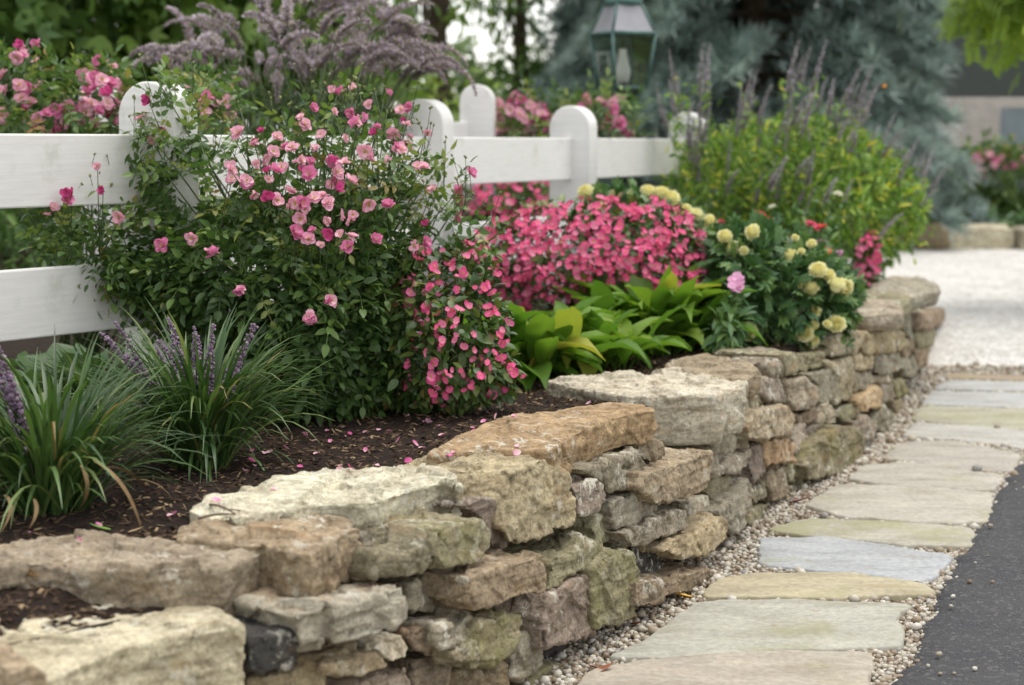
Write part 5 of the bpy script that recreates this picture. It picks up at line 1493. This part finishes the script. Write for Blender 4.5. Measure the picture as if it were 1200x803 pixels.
v, f = ico(4); bc = at(1092, 266, 22.9); bc[2] = .15; V = v * [.30, .26, .19]; V = V + v * (fbm(v * 1.6, 77, 3) * .035)[:, None]
g = G(); g.add(V + bc, f); o = g.build('boulder', M_stone, org=bc); tag(o, 'round tan boulder between the edging slabs beyond the white gravel', 'boulder'); o.color = (*SC['tan'], -.2)
far_soil = sheet('far_bed', [(-6, 23.55), (20, 23.3), (20, 34), (-6, 34)], .12, M_mulch)
M_gc = leafmat('groundcover_leaf', [(0, (0.033, 0.085, 0.029)), (.6, (0.065, 0.143, 0.046)), (1, (0.117, 0.208, 0.065))], .5, .2)
N = 5200; X = rng.uniform(3.4, 11, N); Y = rng.uniform(23.7, 29, N); hh = .30 + .25 * vnoise(np.stack([X * .9, Y * .7, 0 * X], 1), 8)
P = np.stack([X, Y, .12 + hh * rng.random(N) ** .5], 1); g = G(); leafy(g, LANCE, P, nrm(rvec(N) + [0, 0, .6]), .24, rnd=rng.random(N)); o = g.build('ground_cover', M_gc); o['kind'] = 'stuff'; tag(o, 'low green ground cover behind the far edging stones', 'ground cover')
tree('shrub', 'dark green shrub beyond the gravel drive, left of the flowering rose', gp(1085, 25.5, .1), 1.3, [(0, 0, .55, .9, .6, .45), (-.9, 0, .5, .7, .5, .4)], 60, 1500, .17, M_gc, LANCE, .04, .25, 5, 'shrub')
q = gp(1180, 25.5, .1)
back_rose([([(1120,262),(1122,200),(1150,180),(1190,172),(1250,172),(1270,262)], 1)], 25.5, .6, 'pink rose bush beyond the gravel drive at the right edge', 800, 40, q,
          [([(1095,180),(1125,190),(1150,180),(1205,175),(1210,195),(1160,205),(1145,225)], 1)], fsz=1.9, lsz=2.6)
q = gp(1060, 25.0, .1)
back_rose([([(1040,262),(1048,200),(1080,185),(1110,190),(1115,262)], 1)], 25.0, .4, 'salmon pink rose just right of the salvia, beyond the drive', 400, 14, q,
          [([(1060,172),(1100,172),(1112,205),(1075,232),(1062,215)], 1)], fsz=1.8, lsz=2.4)

# ================================================================== LITTER ON THE BED
M_chip = leafmat('bark_chip', [(0, (0.030, 0.019, 0.013)), (.5, (0.075, 0.048, 0.033)), (.85, (0.150, 0.102, 0.063)), (1, (0.390, 0.285, 0.165))], .9, 0.0, .15)
N = 19000
Y = 2.2 + 5.7 * rng.random(N) ** 1.1; X = FX(Y) - .22 - (rng.random(N) ** 1.3) * 1.9
P = []; 
for x, y in zip(X, Y): P.append((x, y, bedz(x, y)))
P = np.array(P); bz = np.array([BEDBVH.ray_cast(Vector((q[0], q[1], 3)), Vector((0, 0, -1)))[0] or Vector((0, 0, -9)) for q in P])[:, 2]; ok = np.abs(P[:, 2] - bz) < .004; P = P[ok]; N = len(P)
CH = (np.array([[-.5, -.5, 0], [.5, -.4, .1], [.4, .5, .05], [-.45, .45, .15], [-.3, -.3, .35], [.3, .2, .3]]), np.array([[0, 1, 5, 4], [1, 2, 5, 5], [2, 3, 4, 5], [3, 0, 4, 4], [3, 2, 1, 0]]))
f = nrm(rvec(N) * [1, 1, .3]); M = frames(f, nrm(rvec(N) * .35 + [0, 0, 1])) * (np.stack([rng.uniform(.003, .011, N), rng.uniform(.008, .038, N), rng.uniform(.004, .010, N)], 1))[:, None, :]
g = G(); g.inst(CH, M, P + [0, 0, .001], rng.random(N) ** 1.15); o = g.build('mulch_chips', M_chip, smooth=False); o['kind'] = 'stuff'; tag(o, 'dark brown bark chips covering the flower bed', 'mulch')

PET = []
for i in range(6):
    T = petal(.019, .017, [.25, -.2, .5][i % 3]); g = G(); g.add(T[0], T[1], np.clip(np.linalg.norm(T[0], axis=1) / .022, 0, 1))
    PET.append(g.mesh('petal', M_rpet[[0, 1, 0, 2, 0, 1][i]]))
pp = two([(770,275),(797,265),(858,248),(855,342),(740,400),(745,412),(785,410),(898,398),(1063,373),(1088,316),(1092,325),(1110,210),(1130,215),(1180,272),(630,352),(620,293),(600,270),(555,407),(410,350),(420,345),(370,385),(372,405),(330,428),(245,330),(240,403),(177,540),(467,507),(360,340),(835,158),(10,618),(920,240),(945,250),(1050,180),(990,300),(700,300),(680,250),(300,380),(520,330)], 3.75, 3.75, 200, 440)
pp += two([(65,372),(125,440),(110,457),(255,307),(205,330),(420,411),(440,435),(750,216),(340,235),(325,288),(395,272),(5,310),(60,322),(300,265),(210,350)], 4, 4, 500, 420)
pp += two([(140,92),(372,132),(480,58),(810,8)], 4, 4, 0, 603)
for k, (a, b_) in enumerate(pp):
    P, nn_ = drop(a, b_)
    if P[1] > 9: continue
    nn_ = nn_ if nn_[2] > .3 else np.array([0, 0, 1.0])
    z = nrm(nn_ + rng.normal(0, .25, 3)); x = nrm(np.cross(rvec(1)[0], z)); R = np.stack([x, np.cross(z, x), z], -1)
    o = put('fallen_petal', PET[rng.integers(6)], None, P + nn_ * .004, R, rng.uniform(.75, 1.15))
    if P[2] > .515: tag(o, 'small pink rose petal lying on a capstone of the wall', 'petal', 'petals on the capstones')
    else: tag(o, 'small pink rose petal fallen on the dark mulch', 'petal', 'petals on the mulch')

# fallen leaves and twigs
def litter(px, py, z, L, col, lab, cat='fallen leaf', curl=.4, T=None):
    P = onz(px, py, z) if z is not None else drop(px, py)[0] + [0, 0, .004]
    m_ = plain('dry_leaf', col, .7, .25, 40)
    T = leaf(L, L * .55, 5, .35, curl, .3); a = rng.random() * 6.28
    g = G(); g.add(T[0] @ rotz(a).T + P, T[1]); o = g.build('fallen_leaf', m_, org=P); tag(o, lab, cat); return o
litter(812, 700, .016, .085, (.62, .36, .05), 'yellow orange leaf lying on the gravel at the foot of the wall')
litter(690, 790, .016, .07, (.28, .11, .06), 'reddish brown curled leaf on the gravel next to the nearest flagstone')
litter(703, 782, .016, .06, (.34, .16, .10), 'lighter reddish leaf on the gravel just above the curled brown one')
litter(742, 731, .016, .06, (.25, .07, .03), 'dark red leaf tucked under the tall mossy block')
litter(832, 617, .016, .10, (.33, .17, .10), 'long brown curled leaf on the gravel beside the wall stones')
litter(925, 588, .016, .10, (.36, .19, .14), 'pinkish brown leaf at the wall foot beyond the broad flagstone')
litter(45, 677, None, .03, (.55, .30, .07), 'small orange leaf on the mulch behind the big pale boulder')
litter(108, 692, None, .025, (.36, .42, .20), 'tiny pale green leaf behind the big pale boulder')
litter(130, 623, None, .05, (.20, .34, .07), 'fresh green leaf on the mulch below the liriope')
litter(150, 626, None, .04, (.50, .36, .20), 'tan leaf scrap on the mulch beside the fresh green leaf')
litter(413, 572, None, .022, (.33, .13, .05), 'little rusty leaf bit on the whitish capstone')
litter(535, 620, None, .045, (.42, .36, .30), 'dry grey leaf lying on the mossy green stone')
M_tw = plain('dry_twig', (.16, .12, .09), .9)
for (a0, b0, a1, b1, lab) in ((218, 606, 282, 602, 'dry twig lying along the edge of the pitted brown capstone'), (232, 612, 275, 607, 'second thinner twig lying just below the first'), (246, 595, 276, 607, 'short twig crossing two longer ones')):
    A, B2 = drop(a0, b0)[0] + [0, 0, .008], drop(a1, b1)[0] + [0, 0, .008]
    g = G(); g.tube(bez(A, (A + B2) / 2 + [0, .01, .008], B2, 7), [.0035, .0034, .003, .003, .0026, .002, .0015], 5); o = g.build('twig', M_tw, org=A); tag(o, lab, 'twig')
# straw coloured dead blades drooping from the left clump
M_straw = plain('straw', (.40, .27, .14), .8, .2, 30)
for (a0, b0, am, bm_, a1, b1, lab) in ((95, 545, 112, 575, 92, 600, 'dead straw blade curving down to the mulch, leftmost of the dry ones'), (110, 540, 150, 560, 165, 620, 'long straw coloured dead blade bent over the mulch'), (125, 548, 150, 545, 172, 575, 'short brown blade arching toward the second liriope'), (5, 580, 22, 590, 2, 625, 'dry blade hanging at the far left edge'), (40, 585, 48, 600, 34, 622, 'pale dry blade below the left liriope clump')):
    A = at(a0, b0, 4.05); Mi = at(am, bm_, 3.98); B2 = drop(a1, b1)[0] + [0, 0, .004]
    g = G(); C_ = bez(A, Mi, B2, 9); w = np.array([.003, .0045, .005, .005, .005, .0045, .004, .003, .001])
    V = np.concatenate([C_ - np.array([1, 0, 0]) * w[:, None], C_ + np.array([1, 0, .3]) * w[:, None]]); g.add(V, np.array([[i, 9 + i, 10 + i, i + 1] for i in range(8)])); o = g.build('dead_leaf', M_straw, org=A); tag(o, lab, 'dead leaf')
